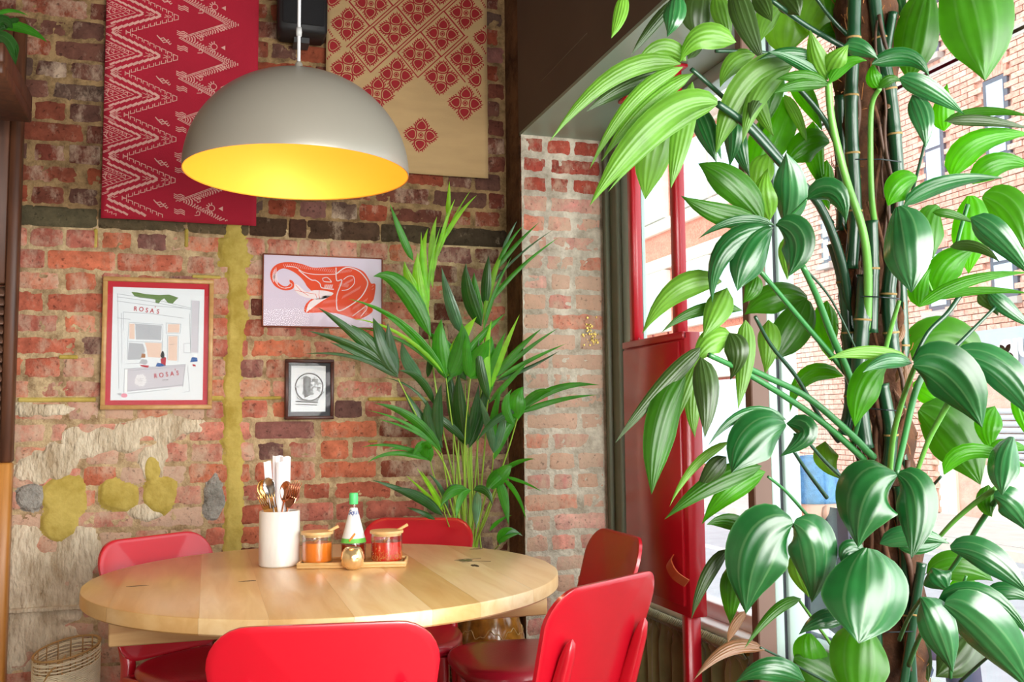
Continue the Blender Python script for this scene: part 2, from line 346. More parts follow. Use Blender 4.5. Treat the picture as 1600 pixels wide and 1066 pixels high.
def hidden(b): return any(a < b[0]-.05 and b[0]+.05 < c and lo < b[1]-.03 and b[1]+.03 < hi for a, c, lo, hi in HANG) or b[1] < .27 or b[1] > 2.80 or b[0] < -.70 or (b[1] < .72 and .15 < b[0] < .7) or (b[1] < .55 and b[0] > -.1)
seen = sorted([b for b in allb if not hidden(b)], key=lambda b: -b[2])
rest = [b for b in allb if hidden(b)]+seen[300:]
for (x, z, L, H) in seen[:300]:
    t = fbm(x, z, 2.3, 11)
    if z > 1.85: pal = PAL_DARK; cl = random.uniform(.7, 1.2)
    elif x > .72: pal = PAL_PURP+PAL_DARK[:3]+PAL_PINK[4:]; cl = random.uniform(.4, .9)
    elif x > .12 and z < 1.22: pal = PAL_ORANGE; cl = random.uniform(.75, 1.1)
    elif z < 1.2 and x < 0: pal = PAL_PINK+PAL_ORANGE[:2]; cl = random.uniform(.05, .7)
    else: pal = PAL_ORANGE+PAL_PINK[:2]; cl = random.uniform(.45, .95)
    rgb = random.choice(pal)
    if random.random() < .07 or (.13 < x < .25 and .95 < z < 1.35 and random.random() < .6): rgb = random.choice(PAL_PURP)
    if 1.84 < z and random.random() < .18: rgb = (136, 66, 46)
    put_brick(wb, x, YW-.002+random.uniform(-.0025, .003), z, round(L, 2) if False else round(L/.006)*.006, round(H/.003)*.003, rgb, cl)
mb = MB()
for (x, z, L, H) in rest: mb.box((x-L/2, YW-.001, z-H/2), (x+L/2, YW+.02, z+H/2), b=.004)
o = mb.build('hidden_brickwork', M_brick, wb); o.color = (*toC((104, 58, 46)), .9); tag(o, kind='stuff')
# sooty course / levelling band
zb = C0+CP*8
x = -.80
for wdt, c in ((.42, (92, 84, 62)), (.30, (86, 74, 54)), (.22, (96, 82, 60)), (.14, (80, 58, 44)), (.07, (84, 56, 44)), (.28, (82, 60, 46)), (.2, (78, 64, 48)), (.31, (70, 58, 44))):
    o = put_brick(wb, x+wdt/2, YW-.004, zb+CP/2, wdt-.004, CP-.004, c, 1.1); o.name = 'lintel_stone'; x += wdt
# render residue, filler, cement
def blob(cx, cz, rx, rz, s=9, o=0, amp=.55):
    return lambda x, z: 1-((x-cx)/rx)**2-((z-cz)/rz)**2+amp*fbm(x, z, s, o)
def P2(px, py): v = at(px, py, Y=YW); return v.x, v.z
def umax(*fs): return lambda x, z: max(f(x, z) for f in fs)
def wblob(px, py, rx, rz, **k): c = P2(px, py); return blob(c[0], c[1], rx, rz, **k)
pl = umax(wblob(60, 895, .20, .17, amp=.9), wblob(150, 690, .16, .055, amp=1.1), wblob(250, 670, .16, .05, amp=1.2, o=4), wblob(240, 730, .05, .10, amp=1.2, o=4), wblob(80, 720, .1, .07, amp=1.3, o=9), wblob(60, 1000, .18, .10, amp=1.2, o=6), wblob(135, 930, .12, .05, amp=.9, o=2), wblob(230, 800, .06, .03, amp=1, o=21), wblob(60, 640, .13, .02, amp=1.6, o=3))
def ph(x, z, m):
    e = max(0, min(1, m*3)); return -.004+e*(.010+.003*fbm(x, z, 14)+.002*nz(x*2, z*.7, 60))
sheet('plaster_residue', -.72, .1, .12, 1.35, .006, ph, M_plast, wb, pl, YW-.0005)
def smear(x, z):                                     # thin slurry over the lower left and round the plant
    a = fbm(x, z, 7, 31)+.4*fbm(x, z, 22, 5); return a-.62-(0.35 if x > .05 else 0)-(.3 if z > 1.25 else 0)
sheet('mortar_smears', -.72, .1, .2, 1.8, .008, lambda x, z, m: max(0, min(1, m*5))*.006-.003, M_mortar, wb, smear, YW-.0015)
sx0, sz0 = P2(345, 860); sx1, sz1 = P2(384, 345)
def strip(x, z):
    c = .094+.006*math.sin(z*9)-.012*(z-1.2)*0; hw = .036+.008*fbm(.5, z, 7, 2)+(.03 if 1.72 < z < 1.82 else 0)
    d = 1-abs(x-c)/hw+.25*fbm(x, z, 25, 3)
    return d if .45 < z < 1.9 else -1
def fh(x, z, m): e = max(0, min(1, m*2.5)); return -.003+e*(.010+.002*fbm(x, z, 10))
sheet('yellow_filler', -.02, .2, .4, 1.9, .005, fh, M_yel, wb, strip, YW-.001)
for i, f in enumerate((umax(wblob(102, 780, .075, .085, amp=.35), wblob(95, 815, .06, .07, amp=.5, o=5)), umax(wblob(190, 778, .062, .05, amp=.4, o=8), wblob(175, 772, .04, .06, amp=.5, o=9)), umax(wblob(250, 772, .06, .07, amp=.45, o=12), wblob(238, 735, .03, .05, amp=.4, o=13)))):
    sheet('filler_patch', -.6, .02, .6, 1.05, .005, fh, M_yel, wb, f, YW-.003)
for i, f in enumerate((wblob(47, 776, .05, .05, amp=.3, o=8), wblob(335, 775, .035, .09, amp=.7, o=18), wblob(105, 890, .02, .01, amp=.2))[:2]):
    sheet('cement_patch', -.7, .12, .6, 1.1, .005, fh, M_grey, wb, f, YW-.002)
mb = MB()                                             # yellow lime in a few bed joints and perpends
for a, b_, h in (((28, 625), (150, 627), .016), ((575, 624), (668, 624), .014), ((575, 690), (590, 690), .01), ((310, 622), (350, 622), .02), ((92, 558), (122, 558), .014), ((300, 432), (345, 432), .012), ((380, 622), (440, 622), .012)):
    p, q = P2(*a), P2(*b_); mb.box((p[0], YW-.006, p[1]-h/2), (q[0], YW+.01, p[1]+h/2), b=.004)
for a in ((149, 372), (291, 372)):
    p = P2(*a); mb.box((p[0]-.006, YW-.004, p[1]-.034), (p[0]+.007, YW+.01, p[1]+.034), b=.004)
mb.build('yellow_pointing', M_yel, wb)
_ly = P2(30, 952); MB().box((-.72, YW-.022, _ly[1]-.012), (-.38, YW+.01, _ly[1]+.004), M=None, b=.004).build('mortar_ledge', M_plast, wb)
# ---- pier
pr = MB().box((XP+.008, YP+.01, 0), (XG+.09, YW+.02, ZS)).build('wall_pier', M_mortarp); pr['kind'] = 'structure'
MB().box((XP, YP+.03, 0), (XP+.012, YW+.01, 3.1)).build('brown_render', M_brownpl, pr)
sheet('mortar', XP, XR+.02, 0.05, ZS, .0065, lambda x, z, m: .003+.003*fbm(x, z, 28, 4), M_mortarp, pr, y0=YP+.004)
PALP = [(214, 140, 124), (220, 152, 136), (214, 128, 106), (220, 166, 152), (206, 134, 122), (222, 138, 114), (204, 134, 126)]
for k in range(0, 30):
    zb = ZS-.0762*(k+1)
    if zb < .05: break
    x = XP-.002; odd = k % 2
    ws = [.112, .225] if odd else ([.225, .112] if k % 4 else [.1, .112, .125])
    if k % 5 == 2: ws = [.112, .09, .135]
    for wd in ws:
        if x+wd > XR+.01: wd = XR-x
        zc = zb+.038
        pal = PALP if zc < 2.02 else [(170, 78, 62), (160, 72, 60), (178, 84, 68)]
        cl = random.uniform(-.1, .75) if zc < 2.0 else random.uniform(.6, 1)  # heavier pale smears put the window light on the pier into its colour
        o = put_brick(pr, x+wd/2, YP-.001+random.uniform(-.002, .002), zc, round((wd-.012)/.006)*.006, .063, random.choice(pal), cl)
        x += wd
# gold flaked paint on the pier
mb = MB(); c = at(918, 515, Y=YP)
for i in range(46):
    a = random.gauss(0, .010)+(.03 if i > 24 else 0); b_ = random.gauss(0, .022)-(.03 if i > 24 else 0); s = random.uniform(.001, .004)
    mb.box((c.x+a-s, YP-.008, c.z+b_-s*1.2), (c.x+a+s, YP-.004, c.z+b_+s))
mb.build('gold_flakes', mat('gold_leaf', (196, 166, 84), .4, .6), pr)
# ---- bulkhead, soffit, ceiling, floor, other walls
bk = MB().box((XP, -3, ZS+.012), (XG+.12, YP+.03, 3.1)).build('wall_bulkhead', M_bulk); bk['kind'] = 'structure'
MB().box((XP+.001, -3, ZS), (XG+.12, YP+.02, ZS+.012)).build('soffit_board', M_soff, bk)
p, q = at(845, 128, X=XP-.001), at(917, 52, X=XP-.001)
MB().tube([p, q], .0015, 4).build('hairline_joint', mat('joint_line', (120, 108, 92), .8), bk)
cl = MB().box((-3.2, -3, 3.1), (XG+.12, YW+.3, 3.2)).build('ceiling', M_ceil); cl['kind'] = 'structure'
fl = MB().box((-3.2, -3, -.05), (XG+.12, YW+.02, -.002)).build('floor', M_floor); fl['kind'] = 'structure'
me0 = None
for i in range(24):
    x = -1.2+i*.115
    if me0 is None: me0 = MB().box((-.0565, -2.6, -.004), (.0565, 2.6, .006), b=.003).build('floor_board', M_floor, fl); o = me0
    else: o = link('floor_board', me0.data, fl)
    o.location = (x, 1.0, 0); j = random.uniform(.75, 1.15); o.color = (j, j, j, 1)
lw = MB().box((-3.2, -3, 0), (-3.1, YW, 3.1)).build('wall_left', mat('left_wall_paint', (190, 176, 156), .8)); lw['kind'] = 'structure'
wf = MB().box((-3.2, -3.1, 0), (-1.0, -3, 3.1)).box((XG+.12, -3.1, 0), (-1.0+2.62, -3, 3.1)).box((-1.0, -3.1, 0), (XG+.12, -3, .75)).box((-1.0, -3.1, 2.15), (XG+.12, -3, 3.1)).build('wall_front', mat('front_wall_paint', (120, 100, 84), .8)); wf['kind'] = 'structure'  # unseen wall behind the camera, added to cut white sky reflections
# wall_right below the sill
ZR = .50
wr = MB().box((XG-.02, -3, 0), (XG+.12, YP, ZR)).build('wall_right', M_white); wr['kind'] = 'structure'
# ================================================================== WINDOW WALL
M_sage = mat('sage_frame_paint', (112, 116, 96), .5, var=.05)
M_pale = mat('pale_green_frame', (172, 192, 186), .4)
M_gask = mat('black_gasket', (24, 28, 36), .6)
M_brpost = mat('brown_post_paint', (112, 84, 72), .6, var=.05)
M_glass = thinglass('window_glass', (.97, .99, .985), .02)
M_sill = mat('white_sill_paint', (238, 240, 236), .35)
w1 = MB().box((XG-.01, YP-.10, ZR), (XG+.09, YP+.012, ZS), b=.004).build('window_1', M_sage); auto(w1); w1['kind'] = 'structure'
box('frame_ridge', (XG-.03, YP-.04, ZR), (XG-.005, YP-.02, ZS), M_sage, w1, .003)
box('frame_ridge', (XG-.024, YP-.01, ZR), (XG-.005, YP+.004, ZS), M_sage, w1, .003)
box('pale_stile', (XG+.01, YP-.185, ZR), (XG+.07, YP-.10, ZS), M_pale, w1, .003)
box('gasket', (XG+.015, YP-.197, ZR), (XG+.05, YP-.185, ZS), M_gask, w1)
box('sill', (XG-.045, 2.36, ZR), (XG+.12, YP, ZR+.025), M_sill, w1, .004)
box('bottom_rail', (XG+.005, 2.36, ZR+.025), (XG+.06, YP-.19, ZR+.075), M_sill, w1, .003)
box('top_rail', (XG, 2.36, ZS-.05), (XG+.07, YP-.10, ZS), M_pale, w1, .003)
box('glass_pane', (XG+.030, 2.32, ZR+.07), (XG+.036, YP-.185, ZS-.05), M_glass, w1)
YM = 2.25; bx_ = lambda px_: at(px_, 700, Y=YM).x
x0_, x1_, x2_, x3_, x4_ = bx_(1177), bx_(1205), bx_(1218), bx_(1225), bx_(1250)
w2 = MB().box((x0_, YM, 0), (x1_, YM+.035, ZS), b=.003).build('window_2', M_brpost); auto(w2); w2['kind'] = 'structure'
yc = YM-.005; yb = YM
box('pale_stile', (x1_, YM+.002, 0), (x2_, YM+.05, ZS), M_pale, w2, .002)
box('gasket', (x2_, YM+.012, 0), (x3_, YM+.05, ZS), M_gask, w2)
box('pale_stile', (x3_, YM, 0), (x4_, YM+.05, ZS), M_pale, w2, .003)
box('bottom_rail', (XG, -2.6, ZR), (XG+.06, yc, ZR+.06), M_pale, w2, .003)
box('top_rail', (XG, -2.6, ZS-.06), (XG+.06, yc, ZS), M_pale, w2, .003)
box('glass_pane', (XG+.030, -2.6, ZR+.05), (XG+.036, yc, ZS-.05), M_glass, w2)
box('sill', (XG-.045, -2.6, ZR), (XG+.12, yb-.08, ZR+.02), M_sill, w2, .004)
# ------------------------------------------------------------------ red cabinet on posts
M_red = mat('red_gloss_paint', (196, 22, 40), .3, coat=.3, bump=.04, bscale=12)
M_redc = mat('red_cabinet_paint', (178, 20, 34), .28, coat=.35, bump=.05, bscale=9)
M_leath = mat('tan_leather', (186, 92, 50), .6, bump=.2, bscale=120)
XC = 1.35; cyn, cyf = at(1077, 967, X=XC).y, at(973, 535, X=XC).y; cz0, cz1 = .563, 1.404
cb = empty('red_cabinet', (XC+.03, (cyn+cyf)/2, 0), 'red metal wall cabinet on tall red posts in front of the window', 'cabinet')
box('body', (XC+.004, cyn, cz0), (XC+.060, cyf, cz1), M_redc, cb, .003)
box('door', (XC-.006, cyn+.022, cz0+.03), (XC+.006, cyf-.012, cz1-.028), M_redc, cb, .002)
box('top_lip', (XC-.002, cyn, cz1-.022), (XC+.012, cyf, cz1), M_redc, cb, .002)
h0, h1 = at(1048, 872, X=XC-.012), at(1072, 912, X=XC-.012)
hp = [h0, h0.lerp(h1, .3)+Vector((-.022, 0, .004)), h0.lerp(h1, .7)+Vector((-.022, 0, .002)), h1]
V = []; Fc = []
for i, p in enumerate(spline(hp, 6)):
    for dy, dx in ((-.016, 0), (.016, 0), (.016, .004), (-.016, .004)): V.append(p+Vector((dx, dy, -dy*.75)))
n = len(V)//4
for i in range(n-1):
    for j in range(4): Fc.append((i*4+j, i*4+(j+1) % 4, i*4+4+(j+1) % 4, i*4+4+j))
Fc += [(0, 1, 2, 3), tuple(range(4*n-1, 4*n-5, -1))]
tag(mk('handle', V, Fc, M_leath, [o for o in cb.children if o.name.startswith('door')][0]), 'tan leather strap handle')
for px, y0p in ((995, 400), (1063, 400)):
    c = at(px, 400, X=XC+.035); tp = box('post', (XC+.012, c.y-.018, cz1), (XC+.046, c.y+.018, ZS-.002), M_red, cb, .002)
    box('flange', (XC-.008, c.y-.035, ZS-.012), (XC+.06, c.y+.035, ZS-.001), M_red, tp, .002)
c = at(1077, 1010, X=XC+.02); box('foot_post', (XC+.006, c.y-.02, .008), (XC+.05, c.y+.016, cz0), M_red, cb, .002)
for t in (.12, .3, .55, .8, .95):
    y = cyn+(cyf-cyn)*t; MB().lathe([(.003, 0), (.003, .010), (.0015, .011)], 8, (XC+.02, y, cz1)).build('screw_stud', M_redc, cb)
# ------------------------------------------------------------------ cafe curtain
M_velv = mat('olive_velvet', (140, 134, 84), .85, sheen=.5, var=.35, vscale=10)
cu = empty('cafe_curtain', (1.44, 2.8, 0), 'gathered olive velvet cafe curtain hanging below the window sill', 'curtain')
def curtain(y0, y1, n, name):
    V = []; Fc = []; rows = 20; XCu = 1.425
    for j in range(rows+1):
        z = .502-.47*j/rows
        for i in range(n+1):
            y = y0+(y1-y0)*i/n; ph_ = 2*PI*i/n*(y1-y0)/.085
            a = .018+.010*nz(y, 0, 8); k = 1 if j > 2 else (.5 if j == 2 else .75)
            f = math.sin(ph_+.6*nz(y, z, 6))*a*k+.3*a*math.sin(ph_*2.7+1)
            if j < 2: f = .010*math.sin(ph_*2.2+j)+.004*math.sin(ph_*5)
            V.append((XCu+f, y, z+(.008*nz(y, 0, 40) if j == 0 else 0)))
    for j in range(rows):
        for i in range(n): a = j*(n+1)+i; Fc.append((a, a+1, a+n+2, a+n+1))
    o = mk(name, V, Fc, M_velv, cu, True); s = o.modifiers.new('t', 'SOLIDIFY'); s.thickness = .003; return o
curtain(2.40, 3.42, 360, 'cloth'); 
mb = MB(); y = 2.38
while y < 3.42:                                        # ruched heading: many small puffs along the rod
    s = random.uniform(.010, .015); mb.tube([(1.418, y, .485), (1.407, y+.006, .500), (1.420, y+.01, .512), (1.432, y+.006, .500)], [s*.3, s*.5, s*.45, s*.2], 6); y += random.uniform(.009, .013)
tag(mb.build('ruched_heading', M_velv, cu, True), kind='stuff')
MB().tube([(1.425, 2.38, .498), (1.425, 3.44, .498)], .006, 10).build('rod', mat('brass_rod', (176, 140, 70), .3, 1), cu)
# ================================================================== STREET
M_pav = mat('paving_slabs', (196, 190, 186), .85, var=.12, vscale=3)
M_asph = mat('asphalt', (170, 172, 178), .9, var=.1, vscale=6, bump=.2, bscale=90)
M_kerb = mat('granite_kerb', (206, 196, 186), .8, var=.1)
M_line = mat('road_line_paint', (240, 238, 232), .7)
gp = -.1
pv = MB().box((XG+.12, -8, gp-.2), (3.0, 60, gp)).build('pavement_near', M_pav); pv['kind'] = 'structure'
pv2 = MB().box((7.2, -8, gp-.2), (9.3, 60, gp)).build('pavement_far', M_pav); pv2['kind'] = 'structure'
for par, x0, x1 in ((pv, XG+.13, 2.95), (pv2, 7.32, 9.0)):
    slab = None; yy = 2.0 if par is pv else 5.5
    for j in range(9):
        for i in range(int((x1-x0)/.55)):
            if slab is None: slab = MB().box((-.27, -.36, 0), (.27, .36, .012), b=.008).build('paving_slab', M_pav, par); o = slab
            else: o = link('paving_slab', slab.data, par)
            o.location = (x0+.275+i*.55, yy+j*.73, gp-.002)
rd = MB().box((3.0, -8, gp-.25), (7.2, 60, gp-.1)).build('road', M_asph); rd['kind'] = 'structure'
for x in (3.0, 7.1):
    ks = None; par = pv if x < 4 else pv2
    for j in range(14):
        if ks is None: ks = MB().box((0, -.45, gp-.12), (.13, .45, gp+.004), b=.012).build('kerb_stone', M_kerb, par); o = ks
        else: o = link('kerb_stone', ks.data, par)
        o.location = (x, 1+j*.91, 0)
for j in range(10): MB().box((5.0, 2+j*3, gp-.1), (5.12, 4+j*3, gp-.094)).build('lane_marking', M_line, rd)
MB().box((6.75, -6, gp-.1), (6.83, 50, gp-.094)).build('edge_line', M_line, rd)
# ---- brick building opposite
XF = 9.0
M_fb = brickmat('far_brick', (230, 200, 188), .5, .003)
M_win = mat('far_window_glass', (196, 214, 232), .08, spec=.8, coat=.5)
M_wf = mat('grey_window_frame', (92, 96, 108), .5)
M_cream = mat('cream_stone', (232, 222, 206), .7)
M_conc = mat('grey_band', (176, 170, 164), .8)
ba = empty('brick_building', (XF, 9, gp), 'pinkish red brick building across the street with tall narrow windows', 'building')
MB().box((XF+.03, 4, gp), (XF+3, 14.2, 9.5)).build('wall', mortarmat('far_mortar', (222, 184, 168), (206, 164, 148), 8), ba)
wins = []
for a, b_ in (((1535, 110), (1580, 240)), ((1440, 170), (1478, 281)), ((1437, -40), (1468, 82)), ((1530, -130), (1578, 22))):
    y1, y0 = at(a[0], a[1], X=XF).y, at(b_[0], b_[1], X=XF).y; zt = at(b_[0], a[1], X=XF).z; zb_ = at(b_[0], b_[1], X=XF).z
    wins.append((y0, y1, zb_, zt))
for a, b_ in (((1545, 348), (1592, 462)), ((1448, 385), (1486, 482)), ((1282, 330), (1300, 410)), ((1466, 712), (1498, 820))):
    y1, y0 = at(a[0], a[1], X=XF).y, at(b_[0], b_[1], X=XF).y; zt = at(b_[0], a[1], X=XF).z; zb_ = at(b_[0], b_[1], X=XF).z
    wins.append((y0, y1, zb_, zt))
for i, (y0, y1, z0, z1) in enumerate(wins):
    wn = box('window', (XF-.01, y0, z0), (XF+.06, y1, z1), M_cream if i == 7 else M_wf, ba)
    t = .06 if i < 7 else .14
    box('pane', (XF-.02, y0+t, z0+t), (XF+.0, y1-t, (z0+z1)/2-.02), M_win, wn); box('pane', (XF-.02, y0+t, (z0+z1)/2+.02), (XF+.0, y1-t, z1-t), M_win, wn)
    box('window_sill', (XF-.09, y0-.06, z0-.09), (XF+.02, y1+.06, z0-.01), M_conc, ba)
    if i < 6:
        for q in range(9):
            yy = y0+(y1-y0)*(q+.5)/9; dd = (q-4)/9
            M = Matrix.Translation((XF, yy+dd*.03, z1+.13)) @ Matrix.Rotation(-dd*.25, 4, 'X'); s = box('arch_brick', (-.012, -(y1-y0)/19, -.12), (.05, (y1-y0)/19, .12), M_fb, ba, M=M); s.color = (*toC((216, 156, 136)), .8)
sgn = at(1560, 515, X=XF); sgb = at(1560, 588, X=XF)
def inwin(y, z):
    if 5.5 < y < sgn.y+1.1 and sgb.z-2.6 < z < sgn.z+.02: return True
    return any(a-.02 < y < b_+.02 and c-.1 < z < d+(.26) for a, b_, c, d in wins)
cells = []
k = 0; z = gp+.02
while z < 7.2:
    y = 5.6-(0.11 if k % 2 else 0)
    while y < 14.1:
        if not inwin(y, z+.035): cells.append((y, z))
        y += .225
    z += .075; k += 1
def offp(y, z):
    v = Vector((XF, y, z))-EYE; d = v.dot(_F); return 800+FPX*v.dot(CR)/d, 533-FPX*v.dot(CU)/d
cells.sort(key=lambda c: c[0] if (lambda p: 1400 < p[0] < 1600 and 20 < p[1] < 820)(offp(*c)) else 99)
bme = MB().box((-.018, -.106, -.032), (.03, .106, .032)).build('brick', M_fb, ba); bme.data.name = 'far_brick'
first = True
for (y, z) in cells[:300]:
    o = bme if first else link('brick', bme.data, ba); first = False
    o.location = Vector((XF+random.uniform(-.003, .003), y, z+.035))-ba.location; c = random.choice([(226, 176, 158), (220, 168, 148), (230, 184, 166), (214, 162, 144)]); o.color = (*toC(c), random.uniform(.6, 1.1))
mb = MB()
for (y, z) in cells[300:]: mb.box((XF-.016+random.uniform(-.003, .003), y-.106, z), (XF+.03, y+.106, z+.064))
o = mb.build('brickwork', M_fb, ba); o.color = (*toC((224, 172, 154)), .8); tag(o, kind='stuff')
for zz in (at(1560, 65, X=XF).z, at(1440, 118, X=XF).z): box('string_course', (XF-.025, 4, zz-.05), (XF+.02, 14.2, zz+.04), M_conc, ba)
# shopfront with sign
sb = empty('shop_sign', (XF, 9, 2.4), 'grey shop fascia with a white flower emblem and white letters', 'sign')
ys0, ys1 = 5.8, at(1530, 550, X=XF).y
box('fascia', (XF-.12, ys0, sgb.z), (XF+.02, ys1, sgn.z), mat('grey_fascia', (170, 178, 186), .6), sb, .01)
M_sw = mat('white_letters', (246, 246, 246), .5)
fc = at(1572, 553, X=XF-.14); rr = abs(at(1572, 535, X=XF-.14).z-fc.z)
mb = MB()
for a in (90, 20, 160, 235, 305):
    M = Matrix.Translation((XF-.13, fc.y+.5*rr*1.15*math.cos(R(a)), fc.z+.62*rr*math.sin(R(a)))) @ Matrix.Rotation(PI/2, 4, 'Y'); mb.lathe([(rr*.62, -.02), (rr*.62, .02)], 24, M=M)
auto(mb.build('emblem', M_sw, sb))
lc = at(1597, 545, X=XF-.14); hgt = abs(at(1590, 530, X=XF-.14).z-at(1590, 562, X=XF-.14).z)
MT = Matrix.Translation((XF-.15, lc.y-.03, lc.z)) @ Matrix.Rotation(-PI/2, 4, 'Z') @ Matrix.Rotation(PI/2, 4, 'X')
text('lettering', 'JU', hgt*1.35, MT, M_sw, sb, .015)
sh = empty('shopfront', (XF, 7.8, gp), 'pale shopfront with a half lowered roller shutter under the grey sign', 'shop')
box('surround', (XF-.03, ys0, gp), (XF+.05, ys1-.9, sgb.z), M_cream, sh)
yq = at(1548, 700, X=XF).y
for i in range(14): box('shutter_slat', (XF-.07, ys0, sgb.z-.45-i*.075), (XF-.04, yq, sgb.z-.385-i*.075), mat('shutter_metal', (186, 190, 196), .5) if i == 0 else bpy.data.materials['shutter_metal'], sh, .012)
box('shop_glass', (XF-.05, ys0, .55), (XF-.035, yq, sgb.z-1.5), M_win, sh)
for i in range(7):
    c = [(200, 120, 60), (60, 60, 80), (220, 200, 120), (180, 60, 60)][i % 4]
    box('display_card', (XF-.06, 6+i*.33, sgb.z-1.75-.1*(i % 2)), (XF-.051, 6.22+i*.33, sgb.z-1.6), mat('card', c, .7), sh)
box('stall_riser', (XF-.08, ys0, gp), (XF-.03, yq+.1, .55), M_cream, sh)
# ---- further building with cream bands
bb = empty('banded_building', (XF, 22, gp), 'red brick building with cream bands and white sash windows further along the street', 'building')
M_rb = brickmat('banded_brick', (226, 180, 160), .3, .003)
box('wall', (XF+.1, 14.25, gp), (XF+4, 40, 7.6), M_rb, bb).color = (*toC((222, 140, 118)), .9)
zl = [(gp, .9), (2.35, 2.75), (3.95, 4.3), (6.6, 7.7)]
for a, b_ in ((2.55, 2.8), (4.25, 4.5), (5.05, 5.3), (6.75, 7.7)): box('cream_band', (XF-.02, 14.25, a), (XF+.12, 40, b_), M_cream, bb, .02)
box('cornice', (XF-.35, 14.25, 6.8), (XF+.12, 40, 7.05), M_cream, bb, .03)
box('shop_fascia', (XF-.1, 14.25, 1.9), (XF+.12, 40, 2.5), M_cream, bb, .02)
for i in range(7):
    for (z0, z1) in ((2.95, 4.22), (5.32, 6.6)):
        for s in (0, 1):
            y0 = 14.7+i*3.1+s*1.25; wn = box('window', (XF-.05, y0, z0), (XF+.12, y0+1.15, z1), M_white, bb)
            for a in (0, 1):
                for c in (0, 1): box('pane', (XF-.07, y0+.08+.52*a, z0+.07+(z1-z0-.1)/2*c), (XF-.04, y0+.54+.52*a, z0+(z1-z0-.1)/2*(c+1)), M_win, wn)
for i in range(8): box('shop_window', (XF-.02, 14.6+i*3.1, .3), (XF+.12, 17.3+i*3.1, 1.85), M_win, bb)
# ---- seated person outside, bench
M_skin = mat('skin', (214, 166, 144), .55); M_jack = mat('navy_jacket', (62, 70, 92), .85, bump=.3, bscale=60); M_bean = mat('blue_wool', (84, 136, 186), .95, bump=1, bscale=300, var=.3, vscale=60)
px, py_ = 1.88, 2.72
pb = empty('street_bench', (px+.02, py_, gp), 'grey metal bench on the pavement just outside the window', 'bench')
M_bn = mat('bench_metal', (92, 96, 104), .5, .3)
for i in range(5): box('slat', (px-.24+i*.1, py_-.75, gp+.42), (px-.155+i*.1, py_+.75, gp+.445), M_bn, pb, .004)
for y in (-.6, .6):
    for x in (-.2, .2): box('leg', (px+x-.02, py_+y-.02, gp), (px+x+.02, py_+y+.02, gp+.42), M_bn, pb, .003)
pe = empty('person', (px, py_, gp), 'person in a blue knitted beanie and dark jacket sitting outside beyond the window', 'person')
def skin(name, pts, edges, m, parent, sub=2):
    me = bpy.data.meshes.new(name); me.from_pydata([p[:3] for p in pts], edges, []); me.materials.append(m)
    o = link(name, me, parent); sk = o.modifiers.new('skin', 'SKIN'); sk.use_smooth_shade = True
    if not me.skin_vertices: 
        bpy.context.view_layer.objects.active = o
    for i, p in enumerate(pts):
        r = p[3]; me.skin_vertices[0].data[i].radius = (r if isinstance(r, tuple) else (r, r))
    me.skin_vertices[0].data[0].use_root = True
    ss = o.modifiers.new('sub', 'SUBSURF'); ss.levels = ss.render_levels = sub; return o
hx, hy, hz = px, py_, .85
P = [(hx, hy, gp+.60, (.15, .16)), (hx, hy, gp+.70, (.14, .16)), (hx+.01, hy, gp+.84, (.12, .17)), (hx+.02, hy, hz-.19, (.10, .13)), (hx+.01, hy, hz-.13, .05), (hx, hy, hz-.04, .06), (hx-.01, hy, hz+.03, .075),
     (hx+.03, hy-.19, hz-.24, .06), (hx+.06, hy-.25, hz-.46, .045), (hx+.24, hy-.18, hz-.52, .036), (hx+.33, hy-.12, hz-.5, .022),
     (hx+.03, hy+.19, hz-.24, .06), (hx+.06, hy+.25, hz-.46, .045), (hx+.24, hy+.18, hz-.52, .036), (hx+.33, hy+.12, hz-.5, .022),
     (hx+.2, hy-.1, gp+.56, .085), (hx+.46, hy-.12, gp+.50, .065), (hx+.48, hy-.12, gp+.1, .045), (hx+.6, hy-.12, gp+.05, .035),
     (hx+.2, hy+.1, gp+.56, .085), (hx+.46, hy+.12, gp+.50, .065), (hx+.48, hy+.12, gp+.1, .045), (hx+.6, hy+.12, gp+.05, .035)]
Ed = [(0, 1), (1, 2), (2, 3), (3, 4), (4, 5), (5, 6), (3, 7), (7, 8), (8, 9), (9, 10), (3, 11), (11, 12), (12, 13), (13, 14), (0, 15), (15, 16), (16, 17), (17, 18), (0, 19), (19, 20), (20, 21), (21, 22)]
try: skin('body', P, Ed, M_jack, pe, 1)
except Exception as e: print('skin', e)
hd = MB().lathe([(.0, -.13), (.03, -.125), (.05, -.1), (.064, -.06), (.074, -.01), (.078, .04), (.07, .09), (.045, .12), (0, .13)], 24, (hx, hy, hz)).build('head', M_skin, pe, True)
for s in (-1, 1):
    MB().lathe([(0, -.004), (.012, 0), (.016, .02), (.012, .04), (0, .045)], 10, (hx, hy+s*.077, hz-.03)).build('ear', M_skin, hd, True)
    MB().lathe([(0, -.009), (.008, -.004), (.008, .004), (0, .009)], 10, (hx+.068, hy+s*.03, hz-.005)).build('eye', mat('eye_white', (236, 232, 226), .3), hd, True)
MB().tube([(hx+.07, hy, hz+.01), (hx+.092, hy, hz-.03), (hx+.075, hy, hz-.038)], [.006, .012, .008], 8).build('nose', M_skin, hd, True)
MB().tube([(hx+.062, hy-.022, hz-.065), (hx+.069, hy, hz-.067), (hx+.062, hy+.022, hz-.065)], [.003, .006, .003], 6).build('mouth', mat('lip', (176, 104, 98), .5), hd, True)
MB().lathe([(.092, .02), (.097, .03), (.097, .065), (.093, .068), (.094, .09), (.088, .12), (.07, .15), (.04, .168), (0, .173)], 36, (hx, hy, hz)).build('beanie', M_bean, pe, True)
